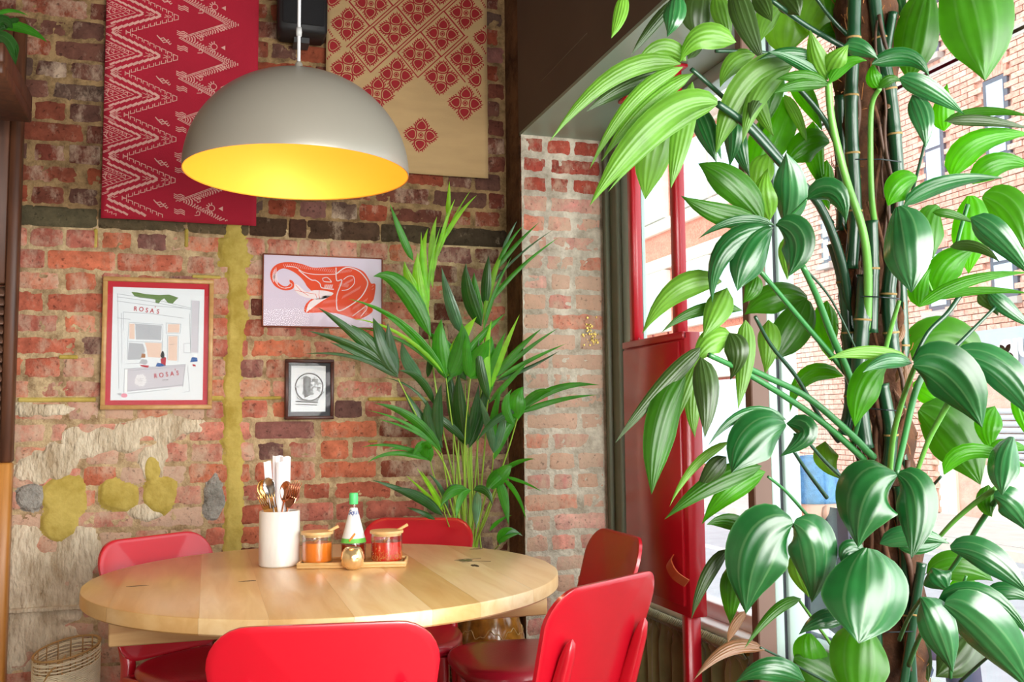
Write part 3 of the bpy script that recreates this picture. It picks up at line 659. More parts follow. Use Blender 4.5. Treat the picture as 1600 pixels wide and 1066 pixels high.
M = Matrix.Translation((hx+.02, hy, hz-.17)); MB().lathe([(.07, -.06), (.115, -.05), (.11, .02), (.105, .09), (.085, .11), (.078, .08)], 20, M=M).build('collar', M_jack, pe, True)
# ================================================================== TABLE
TC = Vector((.3145, 2.596, 0)); TR = .6; TZ = .75; TT = .036
M_oak = wood('oak_plank', (244, 214, 164), (228, 188, 130), (9, 1.1, 9), .32, 3.2, .15, coat=.35)
M_apr = wood('oak_bearer', (214, 176, 124), (186, 140, 92), (1.2, 12, 12), .5, 3.5)
tb = empty('round_dining_table', (TC.x, TC.y, 0), 'round oak dining table made of wide pale planks', 'table')
seams = [-.2855, -.20, -.02+.01, .125, .292, .458, .575, .735, .9146]
tones = [(.86, .72, .52), (.88, .74, .55), (1.04, 1.02, .98), (.92, .84, .72), (1.07, 1.08, 1.1), (.90, .80, .62), (1.1, 1.14, 1.22), (1.08, 1.1, 1.12)]  # per-plank tones; the right planks also carry the window's brightness in colour
def plank(a, b_):
    V = []; top = []; g = .00015
    a += g; b_ -= g
    xs = [a+(b_-a)*i/14 for i in range(15)]
    def yy(x): d = TR*TR-(x-TC.x)**2; return math.sqrt(max(0, d))
    out = [(x, TC.y-yy(x)) for x in xs]+[(x, TC.y+yy(x)) for x in reversed(xs)]
    pts = [out[0]]
    for p in out[1:]:
        if (Vector(p)-Vector(pts[-1])).length > .0008: pts.append(p)
    if (Vector(pts[0])-Vector(pts[-1])).length < .0008: pts.pop()
    n = len(pts); c = Vector((sum(p[0] for p in pts)/n, sum(p[1] for p in pts)/n)); rings = []
    def inset(p, d):
        v = Vector((p[0]-TC.x, p[1]-TC.y)); r = v.length
        if r > TR-.01: v *= (r-d)/r
        return (TC.x+v.x, TC.y+v.y)
    for z, d in ((TZ-TT, .004), (TZ-TT+.004, 0), (TZ-.004, 0), (TZ-.0012, .0012), (TZ, .004)):
        rings.append([(*inset(p, d), z) for p in pts])
    V = [q for r in rings for q in r]; Fc = [tuple(reversed(range(n))), tuple(range(4*n, 5*n))]
    for k in range(4):
        for i in range(n): j = (i+1) % n; Fc.append((k*n+i, k*n+j, (k+1)*n+j, (k+1)*n+i))
    return mk('plank', V, Fc, M_oak, tb, centre=True)
for i in range(8):
    o = auto(plank(seams[i], seams[i+1]), 30); o.color = (*tones[i], 1)
M_knot = mat('dark_knot', (96, 84, 62), .3, var=.5, vscale=90); M_crack = mat('crack', (74, 52, 34), .6)
def knot(px_, py2, rx, ry, m, seed, name='knot'):
    c = at(px_, py2, z=TZ); rnd = random.Random(seed); n = 18
    P = [Vector((c.x+rx*math.cos(2*PI*i/n)*(1+rnd.uniform(-.3, .3)), c.y+ry*math.sin(2*PI*i/n)*(1+rnd.uniform(-.35, .35)), TZ-.0002)) for i in range(n)]
    MB().poly(P, .0007, (0, 0, 1)).build(name, m, tb)
knot(728, 876, .022, .022, M_knot, 1); knot(742, 884, .010, .02, bpy.data.materials['crack'], 3)
knot(390, 908, .016, .005, M_crack, 4); knot(378, 909, .008, .003, M_crack, 5); knot(215, 916, .022, .0035, M_crack, 6); knot(745, 858, .02, .006, M_crack, 7); knot(500, 868, .004, .003, M_crack, 8)
c = at(728, 876, z=TZ)
for a, b_ in (((-.03, .012), (.05, .02)), ((-.02, -.03), (.06, -.045))):
    MB().tube(spline([(c.x+a[0], c.y+a[1], TZ), (c.x+.5*(a[0]+b_[0]), c.y+.5*(a[1]+b_[1])+.012, TZ), (c.x+b_[0], c.y+b_[1], TZ)], 6), .0011, 4).build('crack', M_crack, tb)
for y in (2.36, 2.83): auto(MB().box((-.20, y-.02, TZ-TT-.062), (.83, y+.02, TZ-TT-.0005), b=.004).build('bearer', M_apr, tb, centre=True), 50)
for x in (-.18, .81): auto(MB().box((x-.02, 2.38, TZ-TT-.06), (x+.02, 2.81, TZ-TT-.001), b=.004).build('apron', M_apr, tb, centre=True), 50)
auto(MB().box((TC.x-.05, TC.y-.05, .05), (TC.x+.05, TC.y+.05, TZ-TT-.001), b=.006).build('pedestal', M_apr, tb, centre=True), 50)
for a in (0, PI/2):
    M = Matrix.Translation((TC.x, TC.y, 0)) @ Matrix.Rotation(a+PI/4, 4, 'Z'); auto(MB().box((-.34, -.035, .008), (.34, .035, .05), M, .006).build('foot', M_apr, tb, centre=True), 50)
# ================================================================== CHAIRS
M_chair = mat('red_lacquer', (196, 10, 34), .36, coat=.75, bump=.03, bscale=30)
M_seat = mat('red_vinyl', (170, 18, 42), .32, coat=.6, bump=.15, bscale=160)
def rrect(wt, wb_, h, r, n=7):
    """outline of a back panel, wt wide at the top, wb_ at the bottom"""
    P = []
    for cx, cz, a0 in ((wt/2-r, h-r, 0), (-(wt/2-r), h-r, 90), (-(wb_/2-r*.8), r*.8, 180), ((wb_/2-r*.8), r*.8, 270)):
        rr_ = r if cz > h/2 else r*.8
        for i in range(n+1): a = R(a0+90*i/n); P.append((cx+rr_*math.cos(a), cz+rr_*math.sin(a)))
    return P
def back_panel():
    P = rrect(.395, .35, .335, .075); N_ = 12; V = []; Fc = []; T = .013
    # concentric rings for a curved sheet
    rings = [1, .985, .93, .8, .6, .4, .2]; cx, cz = 0, .17; n = len(P)
    def pos(x, z, off): return Vector((x, -.20-.33*z+.55*x*x+off, .470+z))
    def fill(off, flip):
        k0 = len(V)
        for s in rings[1:] if False else rings:
            for (x, z) in P: V.append(pos(cx+(x-cx)*s, cz+(z-cz)*s, off if s < 1 else off*.72))
        for r_ in range(len(rings)-1):
            for i in range(n):
                j = (i+1) % n; f = (k0+r_*n+i, k0+r_*n+j, k0+(r_+1)*n+j, k0+(r_+1)*n+i); Fc.append(f if flip else f[::-1])
        f = tuple(k0+(len(rings)-1)*n+i for i in range(n)); Fc.append(f if flip else f[::-1]); return k0
    a = fill(T/2, False); b_ = fill(-T/2, True)
    for i in range(n): j = (i+1) % n; Fc.append((a+i, a+j, b_+j, b_+i))
    return V, Fc
def make_chair(label, loc, face):
    e = empty('dining_chair', (loc[0], loc[1], 0), label, 'chair', 'red chairs round the oak table', rz=face)
    V, Fc = back_panel(); auto(mk('backrest', V, Fc, M_chair, e, local=True), 40)
    # seat pad
    O = []
    for i in range(40):
        a = 2*PI*i/40; x = math.copysign(abs(math.cos(a))**.62, math.cos(a))*.205; y = math.copysign(abs(math.sin(a))**.7, math.sin(a))*.205
        x *= 1+.10*(y/.2); O.append((x, y))
    mb = MB(); V = []; Fc = []; prof = [(.97, .437), (1.0, .444), (1.005, .455), (.98, .466), (.9, .474), (.7, .478), (.4, .477), (.05, .475)]; n = 40
    for s, z in prof:
        for x, y in O: V.append((x*s, y*s+.01, z))
    for k in range(len(prof)-1):
        for i in range(n): j = (i+1) % n; Fc.append((k*n+i, k*n+j, (k+1)*n+j, (k+1)*n+i))
    Fc.append(tuple(reversed(range(n)))); Fc.append(tuple(range((len(prof)-1)*n, len(prof)*n)))
    mk('seat', V, Fc, M_seat, e, True, True)
    mb = MB(); mb.box((-.175, .135, .385), (.175, .155, .438), b=.004); mb.box((-.155, -.19, .385), (.155, -.17, .438), b=.004)
    for s in (-1, 1): mb.box((s*.165-.01, -.18, .385), (s*.165+.01, .145, .438), b=.004)
    auto(mb.build('seat_frame', M_chair, e, local=True), 50)
    for s in (-1, 1):
        mb = MB(); sect = [(.0, .013), (.22, .017), (.42, .021), (.437, .021)]
        P = [Vector((s*(.185-.012*t/.437), .165-.02*t/.437, t)) for t, _ in sect]; V = []; Fc = []
        for p, (t, r_) in zip(P, sect):
            for i in range(12): a = 2*PI*(i+.5)/12; V.append((p.x+r_*math.copysign(abs(math.cos(a))**.6, math.cos(a)), p.y+r_*math.copysign(abs(math.sin(a))**.6, math.sin(a)), p.z))
        for k in range(3):
            for i in range(12): j = (i+1) % 12; Fc.append((k*12+i, k*12+j, k*12+12+j, k*12+12+i))
        Fc += [tuple(reversed(range(12))), tuple(range(36, 48))]
        auto(mk('leg', V, Fc, M_chair, e, local=True), 50)
        # rear leg runs up behind the panel as a rounded fin
        C_ = [(.0, -.245, .014, .016), (.2, -.218, .016, .022), (.40, -.195, .017, .03), (.46, -.206, .017, .034), (.56, -.240, .016, .032), (.66, -.274, .014, .024), (.69, -.284, .010, .014), (.70, -.287, .002, .003)]
        V = []; Fc = []
        for z, y, rx, ry in C_:
            xx = s*(.165-.03*min(1, z/.45))
            for i in range(14): a = 2*PI*(i+.5)/14; V.append((xx+rx*math.copysign(abs(math.cos(a))**.6, math.cos(a)), y-.012+.55*xx*xx*(z > .45)+ry*.6*math.copysign(abs(math.sin(a))**.6, math.sin(a)), z))
        for k in range(len(C_)-1):
            for i in range(14): j = (i+1) % 14; Fc.append((k*14+i, k*14+j, k*14+14+j, k*14+14+i))
        Fc += [tuple(reversed(range(14))), tuple(range(14*(len(C_)-1), 14*len(C_)))]
        auto(mk('leg', V, Fc, M_chair, e, local=True), 50)
    mb = MB(); mb.box((-.16, -.222, .20), (.16, -.206, .225), b=.003)
    auto(mb.build('stretcher', M_chair, e, local=True), 50)
    return e
def chair_at(bx, by, ang):
    """top of the backrest stands at (bx,by); ang = heading the sitter faces"""
    d = Vector((math.cos(ang), math.sin(ang))); c = Vector((bx, by))+d*.295
    return (c.x, c.y), ang-PI/2
(cE, fE) = chair_at(.195, 1.68, math.atan2(.98, .16))
ch = make_chair('nearest red chair, only the top of its rounded back in view', cE, fE)
for (bx, by, vx, vy, lab) in ((.83, 1.93, -.53, .85, 'red chair at the near right, seen from behind with two rounded back posts'),
                              (1.185, 2.69, -1, .02, 'red chair standing right beside the red cabinet, back towards the window'),
                              (.72, 3.37, -.40, -.85, 'red chair behind the table in front of the tall palm'),
                              (-.15, 3.16, .62, -.78, 'red chair furthest left, close to the brick wall, shine on its back')):
    c = copy_tree(ch); p, f = chair_at(bx, by, math.atan2(vy, vx)); c.location = (p[0], p[1], 0); c.rotation_euler = (0, 0, f); c['label'] = lab
# ================================================================== THINGS ON THE TABLE
M_marb = mat('white_marble', (240, 236, 230), .3, var=.14, vscale=9, coat=.2, stretch=(3, 3, .7))
M_paper = mat('white_paper', (246, 246, 250), .7)
M_gold = mat('gold_metal', (226, 178, 110), .22, 1); M_steel = mat('steel', (200, 200, 205), .2, 1); M_copp = mat('rose_gold_metal', (206, 138, 104), .25, 1)
M_bam = wood('bamboo', (236, 196, 136), (214, 168, 104), (2, 12, 12), .45, 4)
def tp(px_, py2): return at(px_, py2, z=TZ)
c = tp(437, 885); c.y += .02; cx, cy = c.x, c.y; RH = .0555
hold = empty('utensil_holder', (cx, cy, TZ), 'white marble cylinder pot full of cutlery on the table', 'holder')
auto(MB().lathe([(RH-.003, TZ+.0005), (RH, TZ+.004), (RH, TZ+.147), (RH-.002, TZ+.15), (RH-.006, TZ+.15), (RH-.008, TZ+.147), (RH-.008, TZ+.014), (0, TZ+.012)], 48, (cx, cy, 0)).build('pot', M_marb, hold), 40)
def lean(bx, by, tx, ty, L):
    b0 = Vector((cx+bx, cy+by, TZ+.016)); d = Vector((tx-bx, ty-by, 0)); h = math.sqrt(max(.01, L*L-d.length_squared)); return b0, (Vector((cx+tx, cy+ty, TZ+.016+h)))
def frame_M(b0, t0, roll=0):
    z = (t0-b0).normalized(); x = Vector((math.cos(YAW+roll), -math.sin(YAW+roll), 0)); x = (x-z*x.dot(z)).normalized(); y = z.cross(x); M = Matrix((x, y, z)).transposed().to_4x4(); M.translation = b0; return M
def spoon(bx, by, tx, ty, L, m, label, roll=0):
    b0, t0 = lean(bx, by, tx, ty, L); M = frame_M(b0, t0, roll); e = empty('spoon', b0, label, 'spoon', 'cutlery in the marble pot')
    MB().tube([M @ Vector((0, 0, z)) for z in (0, .04, L*.5, L-.05)], [.004, .003, .0024, .0022], 6).build('handle', m, e, True)
    V = []; Fc = []; n = 14
    for k, (s, d) in enumerate(((1, 0), (.9, .003), (.6, .006), (.25, .0075))):
        for i in range(n): a = 2*PI*i/n; V.append(M @ Vector((.0185*s*math.cos(a)*(1 if math.sin(a) > 0 else .85), d, L-.026+.029*s*math.sin(a))))
    for k in range(3):
        for i in range(n): j = (i+1) % n; Fc.append((k*n+i, k*n+j, k*n+n+j, k*n+n+i))
    Fc.append(tuple(range(3*n, 4*n))); o = mk('bowl', V, Fc, m, e, True); s_ = o.modifiers.new('s', 'SOLIDIFY'); s_.thickness = .0012
def fork(bx, by, tx, ty, L, m, label, roll=0):
    b0, t0 = lean(bx, by, tx, ty, L); M = frame_M(b0, t0, roll); e = empty('fork', b0, label, 'fork', 'cutlery in the marble pot')
    mb = MB(); mb.tube([M @ Vector((0, 0, z)) for z in (0, .04, L*.5, L-.07)], [.004, .003, .0024, .0022], 6)
    o = mb.build('handle', m, e, True)
    P = [M @ Vector(v) for v in ((-.003, 0, L-.075), (-.0105, .002, L-.058), (-.011, .003, L-.045), (.011, .003, L-.045), (.0105, .002, L-.058), (.003, 0, L-.075))]
    MB().poly(P, .0012, M.to_3x3() @ Vector((0, 1, 0))).build('shoulder', m, e)
    for i in range(4):
        x = -.0093+i*.0062; MB().tube([M @ Vector((x, .003, L-.046)), M @ Vector((x, .001, L-.02)), M @ Vector((x*1.02, -.001, L))], [.0017, .0015, .0008], 5).build('tine', m, e, True)
def packet(bx, by, tx, ty, L, w_, label, m=M_paper, roll=0):
    b0, t0 = lean(bx, by, tx, ty, L); M = frame_M(b0, t0, roll); mb = MB(); V = []; Fc = []
    sec = [(-w_, -.002), (-w_*.3, -.004), (w_*.4, -.003), (w_, 0), (w_*.4, .003), (-w_*.4, .003)]
    for k in range(7):
        z = L*k/6; s = 1+.12*k/6
        for x, y in sec: V.append(M @ Vector((x*s+.0008*math.sin(k*2), y*(1+.5*k/6), z+(.0015*math.sin(x*300) if k == 6 else 0))))
    for k in range(6):
        for i in range(6): j = (i+1) % 6; Fc.append((k*6+i, k*6+j, k*6+6+j, k*6+6+i))
    Fc += [tuple(reversed(range(6))), tuple(range(36, 42))]
    o = mk('chopstick_sleeve', V, Fc, m, None, False); tag(o, label, 'chopsticks', 'paper chopstick sleeves')
packet(-.005, .01, -.004, .022, .285, .013, 'tallest white paper chopstick sleeve in the middle of the marble pot')
packet(.01, .0, .016, .01, .283, .014, 'broad white paper sleeve on the right of the tall pair in the pot', roll=.2)
packet(-.012, .005, -.035, .0, .272, .009, 'white paper sleeve leaning left in the marble pot', roll=-.3)
packet(.0, -.01, .002, .001, .268, .010, 'white paper sleeve standing in front of the tall ones', roll=.1)
packet(-.02, .0, -.030, .012, .262, .006, 'brownish sleeve edge at the left of the white paper ones', mat('kraft_paper', (186, 128, 104), .7), roll=.5)
spoon(.01, -.02, -.035, -.018, .228, M_steel, 'dark reflecting steel spoon leaning left in the marble pot', .2)
spoon(.0, .01, -.048, .0, .222, M_gold, 'gold spoon leaning furthest left in the pot', -.1)
spoon(-.015, .0, .018, -.02, .216, M_copp, 'copper coloured spoon in front of the white sleeves', .3)
fork(.02, -.01, -.058, -.012, .205, M_gold, 'gold fork leaning over the left rim of the pot', .2)
fork(.01, .015, -.028, -.03, .195, M_gold, 'short gold fork low at the front left of the pot', -.3)
fork(-.02, -.005, .044, -.012, .222, M_copp, 'copper fork leaning right in the marble pot', .2)
fork(-.025, .01, .052, .01, .226, M_copp, 'copper fork leaning furthest right in the pot', -.3)
fork(-.01, .01, .034, -.028, .218, M_copp, 'copper fork at the front right of the pot', 0)
# tray
ta, tb_ = tp(463, 890), tp(634, 887); tdir = (tb_-ta).normalized(); tn = Vector((-tdir.y, tdir.x, 0)); TL = (tb_-ta).length; TW = .115
TM = Matrix((tdir, tn, Vector((0, 0, 1)))).transposed().to_4x4(); TM.translation = ta
tray = empty('wooden_tray', ta+tdir*TL/2, 'slim rectangular wooden tray holding the condiment jars', 'tray')
auto(MB().box((0, 0, .0005), (TL, TW, .008), TM, .002).build('base', M_bam, tray), 50)
for lo, hi in (((0, 0, .007), (TL, .007, .016)), ((0, TW-.007, .007), (TL, TW, .016)), ((0, .007, .007), (.007, TW-.007, .016)), ((TL-.007, .007, .007), (TL, TW-.007, .016))):
    auto(MB().box(lo, hi, TM, .0015).build('rim', M_bam, tray), 50)
TB = TZ+.0085
M_jg = thinglass('jar_glass', (.97, .98, .97), .05)
def jar(px_, name, label, liq, lidang, wpx=25, sp=True, grains=None):
    q = ta+tdir*(((tp(px_, 885)-ta).dot(tdir)))+tn*.055; r = wpx/FPX*at(px_, 880, z=TZ).dot(Vector((0, 0, 0))) if False else wpx/FPX*((q-EYE).dot(_F))
    e = empty(name, (q.x, q.y, TB), label, 'jar', 'lidded condiment jars on the tray'); H = .078
    auto(MB().lathe([(r-.001, TB), (r, TB+.003), (r, TB+H), (r-.0018, TB+H), (r-.002, TB+.005), (0, TB+.004)], 40, (q.x, q.y, 0)).build('glass', M_jg, e), 40)
    hl = .056; auto(MB().lathe([(r-.0035, TB+.0055), (r-.0028, TB+.007), (r-.0028, TB+hl), (0, TB+hl)], 40, (q.x, q.y, 0)).build('sauce', liq, e), 40)
    if grains:
        rnd = random.Random(5); mb = MB()
        for i in range(420):
            a = rnd.uniform(0, 2*PI); z = TB+.008+abs(rnd.gauss(0, .013)); s = rnd.uniform(.0006, .0012)
            if z > TB+.046: continue
            c_ = Vector((q.x+(r-.0024)*math.cos(a), q.y+(r-.0024)*math.sin(a), z)); mb.box(c_-Vector((s, s, s)), c_+Vector((s, s, s)))
        tag(mb.build('chilli_flakes', grains, e), kind='stuff')
    lid = auto(MB().lathe([(r-.004, TB+H-.006), (r-.004, TB+H+.0005), (r+.0015, TB+H+.0008), (r+.002, TB+H+.003), (r+.0015, TB+H+.008), (0, TB+H+.0095)], 40, (q.x, q.y, 0)).build('lid', M_bam, e), 40)
    d = Vector((math.cos(lidang), math.sin(lidang), 0)); a0 = q+d*(-.008); P = [Vector((a0.x, a0.y, TB+H-.022)), Vector((q.x+d.x*r*.6, q.y+d.y*r*.6, TB+H+.004)), Vector((q.x+d.x*(r+.016), q.y+d.y*(r+.016), TB+H+.020))]
    MB().tube(P, [.003, .0035, .0045], 8).build('spoon_handle', M_bam, e, True)
    return e
M_or = mat('orange_sauce', (255, 138, 40), .3); M_rd = mat('red_chilli_oil', (226, 30, 16), .2, coat=.4, var=.2, vscale=50)
jar(495, 'sauce_jar', 'glass jar of orange sauce with a wooden lid next to the marble pot', M_or, -.1, 24)
jar(603, 'sauce_jar', 'glass jar of red chilli sauce at the right end of the tray', M_rd, .1, 25, grains=mat('flakes', (206, 120, 30), .6))
# fish sauce bottle
q = ta+tdir*((tp(550, 885)-ta).dot(tdir))+tn*.075; Zq = (q-EYE).dot(_F); rb_ = 19.5/FPX*Zq
bo = empty('sauce_bottle', (q.x, q.y, TB), 'bottle of brown fish sauce with a green cap and white label', 'bottle')
hz_ = lambda py2: at(550, py2, Z=Zq).z
zb0, zs, zl0, zn, zc0, zc1 = TB, hz_(848), hz_(842), hz_(792), hz_(788), hz_(771)
def brad(z): 
    if z < zs: return rb_
    t = (z-zs)/(zn-zs); return rb_*(1-t)+.0085*t if t < 1 else .0085
prof = [(rb_-.003, zb0), (rb_, zb0+.004), (rb_, zs-.004), (rb_*.985, zs+.002)]+[(brad(zs+(zn-zs)*t), zs+(zn-zs)*t) for t in (.15, .35, .6, .85, 1)]+[(.0085, zc0)]
M_bg = thinglass('bottle_glass', (.98, .96, .93), .06)
auto(MB().lathe(prof, 36, (q.x, q.y, 0)).build('glass', M_bg, bo), 30)
auto(MB().lathe([(rb_-.003, zb0+.003), (rb_-.0015, zb0+.006), (rb_-.0015, zs-.004), (0, zs-.004)], 36, (q.x, q.y, 0)).build('fish_sauce', mat('fish_sauce', (150, 44, 24), .15, coat=.5, var=.3, vscale=20), bo), 40)
auto(MB().lathe([(.0118, zc0-.001), (.0122, zc0+.002), (.0122, zc1-.003), (.011, zc1), (0, zc1)], 30, (q.x, q.y, 0)).build('cap', mat('green_cap', (92, 226, 130), .4), bo), 40)
lo_, hi_ = zs+.001, zn-.004
def band(name, za, zb_, off, m, parent, a0=0, a1=2*PI, n=40):
    V = []; Fc = []; K = 8
    for k in range(K+1):
        z = za+(zb_-za)*k/K
        for i in range(n+1): a = a0+(a1-a0)*i/n; r = brad(z)+off; V.append((q.x+r*math.cos(a), q.y+r*math.sin(a), z))
    for k in range(K):
        for i in range(n): s = k*(n+1)+i; Fc.append((s, s+1, s+n+2, s+n+1))
    return mk(name, V, Fc, m, parent, True)
lab = band('label', lo_, hi_, .0006, mat('label_white', (240, 244, 246), .5), bo)
M_lg = mat('label_green', (112, 206, 84), .5); M_lo = mat('label_orange', (232, 150, 60), .5); M_lb = mat('label_blue', (30, 70, 150), .5)
band('label_stripe', lo_, lo_+.012, .0009, M_lg, lab)
fa = -PI/2-YAW*0-.1
for i in range(5):
    z0 = lo_+.008+i*.004; MM = brad(z0)+.0013; a = fa-.35+.10*i; c_ = Vector((q.x+MM*math.cos(a), q.y+MM*math.sin(a), z0)); MB().lathe([(0, -.004), (.0025, -.002), (.003, .002), (0, .004)], 8, c_).build('squid_print', M_lo, lab)
tt = hi_-.012; rt = brad(tt)+.0012
for i, chh in enumerate('Squi'):
    a = fa+(i-1.5)*.62; sl = math.atan((rb_-.0085)/(zn-zs)); M = Matrix.Translation((q.x+rt*math.cos(a), q.y+rt*math.sin(a), tt)) @ Matrix.Rotation(a+PI/2, 4, 'Z') @ Matrix.Rotation(PI/2-sl, 4, 'X')
    text('lettering', chh, .019, M, M_lb, lab, .0002, shear=.2)
# gold glass tealight
q = tp(551, 890); r = 19/FPX*((q-EYE).dot(_F))
vt = empty('tealight_holder', (q.x, q.y, TZ), 'small round gold glass tealight holder in front of the bottle', 'candle holder')
prof = [(r*.5, TZ+.0005), (r*.85, TZ+r*.35), (r, TZ+r*.95), (r*.88, TZ+r*1.45), (r*.66, TZ+r*1.75), (r*.60, TZ+r*1.78), (r*.80, TZ+r*1.4), (r*.92, TZ+r*.95), (r*.75, TZ+r*.35), (0, TZ+r*.22)]
MB().lathe(prof, 36, (q.x, q.y, 0)).build('bowl', mat('mirrored_gold_glass', (240, 206, 150), .12, .7, coat=.5), vt, True)
MB().lathe([(r*.5, TZ+r*.3), (r*.5, TZ+r*.8), (0, TZ+r*.8)], 24, (q.x, q.y, 0)).build('candle', mat('wax', (240, 232, 214), .5), vt, True)
# ================================================================== PENDANT LAMP
LC = Vector((.2215, 2.568, EYE.z+.6617)); LR = .294
lp = empty('pendant_lamp', LC, 'large greige dome pendant lamp with a gold inside hanging over the table', 'lamp')
M_dome = mat('greige_satin_metal', (166, 160, 148), .38, .2, spec=.6, coat=.2)
M_gin = mat('gold_leaf_inside', (246, 178, 60), .5, .3)
Hh = LR*.93
def dome(r_, h_, z0, n): return [(r_*math.cos(PI/2*i/n), z0+h_*math.sin(PI/2*i/n)) for i in range(n+1)]
pf = dome(LR, Hh, 0, 28); pf[-1] = (0, Hh)
MB().lathe([(LR-.0005, -.0045)]+pf, 96, LC, close=False).build('shade', M_dome, lp, True)
pi_ = dome(LR-.003, Hh-.003, 0, 24); pi_[-1] = (0, Hh-.003)
MB().lathe([(LR-.0005, -.0045), (LR-.003, -.004)]+pi_, 96, LC, close=False).build('inner_lining', M_gin, lp, True)
zt = LC.z+Hh
MB().lathe([(.028, 0), (.028, .004), (.012, .012), (.010, .028), (.006, .034), (0, .034)], 24, (LC.x, LC.y, zt-.002)).build('cap', M_dome, lp, True)
MB().tube([(LC.x, LC.y, zt+.03), (LC.x, LC.y, 3.1)], .0045, 10).build('cable', mat('white_cable', (226, 226, 230), .5), lp, True)
MB().lathe([(.007, -.012), (.008, 0), (.007, .012)], 12, (LC.x, LC.y, zt+.115)).build('cable_grip', mat('clear_grip', (200, 200, 200), .3), lp, True)
MB().lathe([(0, -.04), (.022, -.035), (.03, -.01), (.026, .02), (.014, .045), (.014, .08), (0, .08)], 24, (LC.x, LC.y, LC.z+.17)).build('bulb', mat('bulb_glow', (255, 214, 140), .5, emit=6), lp, True)
l = light('lamp_light', 'POINT', (LC.x, LC.y, LC.z+.10), (LC.x, LC.y, 0), 3.4, (1, .84, .60), shadow_soft_size=.04)
# ================================================================== LEFT SIDE: louvred screen, shelf, basket
M_dkw = wood('dark_brown_wood', (104, 62, 38), (70, 40, 26), (10, 10, 1), .5, 4); M_orw = wood('honey_wood', (206, 142, 66), (176, 112, 48), (10, 10, 1), .4, 4)
M_slat = wood('louvre_wood', (118, 84, 66), (88, 60, 48), (2, 10, 10), .5, 4)
ls = empty('louvred_screen', (-.72, 3.60, 0), 'brown wooden screen with louvre slats standing at the left edge', 'screen')
xa = at(8, 500, Y=3.60).x; xb = at(27, 500, Y=3.60).x
auto(MB().box((xa, 3.57, 1.02), (xb, 3.625, 2.55), b=.006).build('post', M_dkw, ls, centre=True), 50)
auto(MB().box((xa-.02, 3.565, .0), (xb+.0, 3.625, 1.02), b=.006).build('post', M_orw, ls, centre=True), 50)  # lighter wood below: the light on this half is put into its colour
o = auto(MB().box((-1.1, 3.57, .05), (xa, 3.61, 1.0), b=.004).build('lower_panel', M_orw, ls, centre=True), 50)
slm = None
for i in range(18):
    M = Matrix.Rotation(R(35), 4, 'X')
    if slm is None: slm = auto(MB().box((-.2, -.028, -.004), (.2, .028, .004), M, .002).build('slat', M_slat, ls, local=True), 50); o = slm
    else: o = link('slat', slm.data, ls, True)
    o.location = Vector((xa-.2, 3.59, 1.05+i*.032))-ls.location
auto(MB().box((-1.1, 3.575, 1.62), (xa, 3.61, 2.5), b=.004).build('upper_panel', M_dkw, ls, centre=True), 50)
sfz = at(40, 183, Y=3.30).z
sf = empty('corner_shelf', (-.8, 3.0, sfz), 'dark stained wooden box shelf high on the left with a plant on it', 'shelf')
xr = at(50, 180, Y=3.36).x
auto(MB().box((xr-.5, 2.9, sfz), (xr, 3.36, sfz+.035), b=.004).build('board', M_dkw, sf, centre=True), 50)
auto(MB().box((xr-.025, 2.9, sfz+.033), (xr, 3.36, sfz+.09), b=.004).build('lip', M_dkw, sf, centre=True), 50)
auto(MB().box((xr-.42, 3.37, sfz-.2), (xr-.14, 3.40, sfz+.5), b=.004).build('back_board', M_dkw, sf, centre=True), 50)
# woven basket
c = at(101, 1012, z=.44); bx, by = c.x, 3.46; br = .098
bs = empty('woven_basket', (bx, by, 0), 'pale woven cane basket with an open rim on the floor by the wall', 'basket')
M_cane = mat('pale_cane', (244, 230, 198), .6, var=.1, vscale=30); M_cdk = mat('cane_rim', (186, 146, 90), .6, var=.2)
def bz(a, h): return h*(.425+.022*math.sin(a+.9))
def brr(h): return br*(.86+.16*math.sin(h*PI*.62)+.0*h)
mb = MB()
for k in range(80):
    h = .02+.965*k/80; P = []
    for i in range(37): a = 2*PI*i/36; P.append((bx+brr(h)*math.cos(a), by+brr(h)*math.sin(a), bz(a, h)+.0012*math.sin(i*2.4+k)))
    if .90 < h < .965 and k % 2: continue
    mb.tube(P, .0027, 4, False)
tag(mb.build('weave', M_cane, bs, True), kind='stuff')
for i in range(16):
    a = 2*PI*i/16; MB().tube([(bx+(brr(h)-.002)*math.cos(a), by+(brr(h)-.002)*math.sin(a), bz(a, h)) for h in (.02, .2, .4, .6, .8, .93, 1)], .0024, 5).build('rib', M_cdk, bs, True)
MB().tube([(bx+brr(1)*math.cos(2*PI*i/48), by+brr(1)*math.sin(2*PI*i/48), bz(2*PI*i/48, 1)) for i in range(49)], .0038, 6).build('rim', M_cdk, bs, True)
MB().lathe([(0, .004), (br*.86, .004), (br*.86, .012), (0, .012)], 32, (bx, by, 0)).build('base', M_cdk, bs, True)
MB().tube([(bx+.01, by-br*1.0, .424), (bx-.04, by-br*.97, .37), (bx-.085, by-br*.62, .28)], .003, 5).build('stay', M_cdk, bs, True)
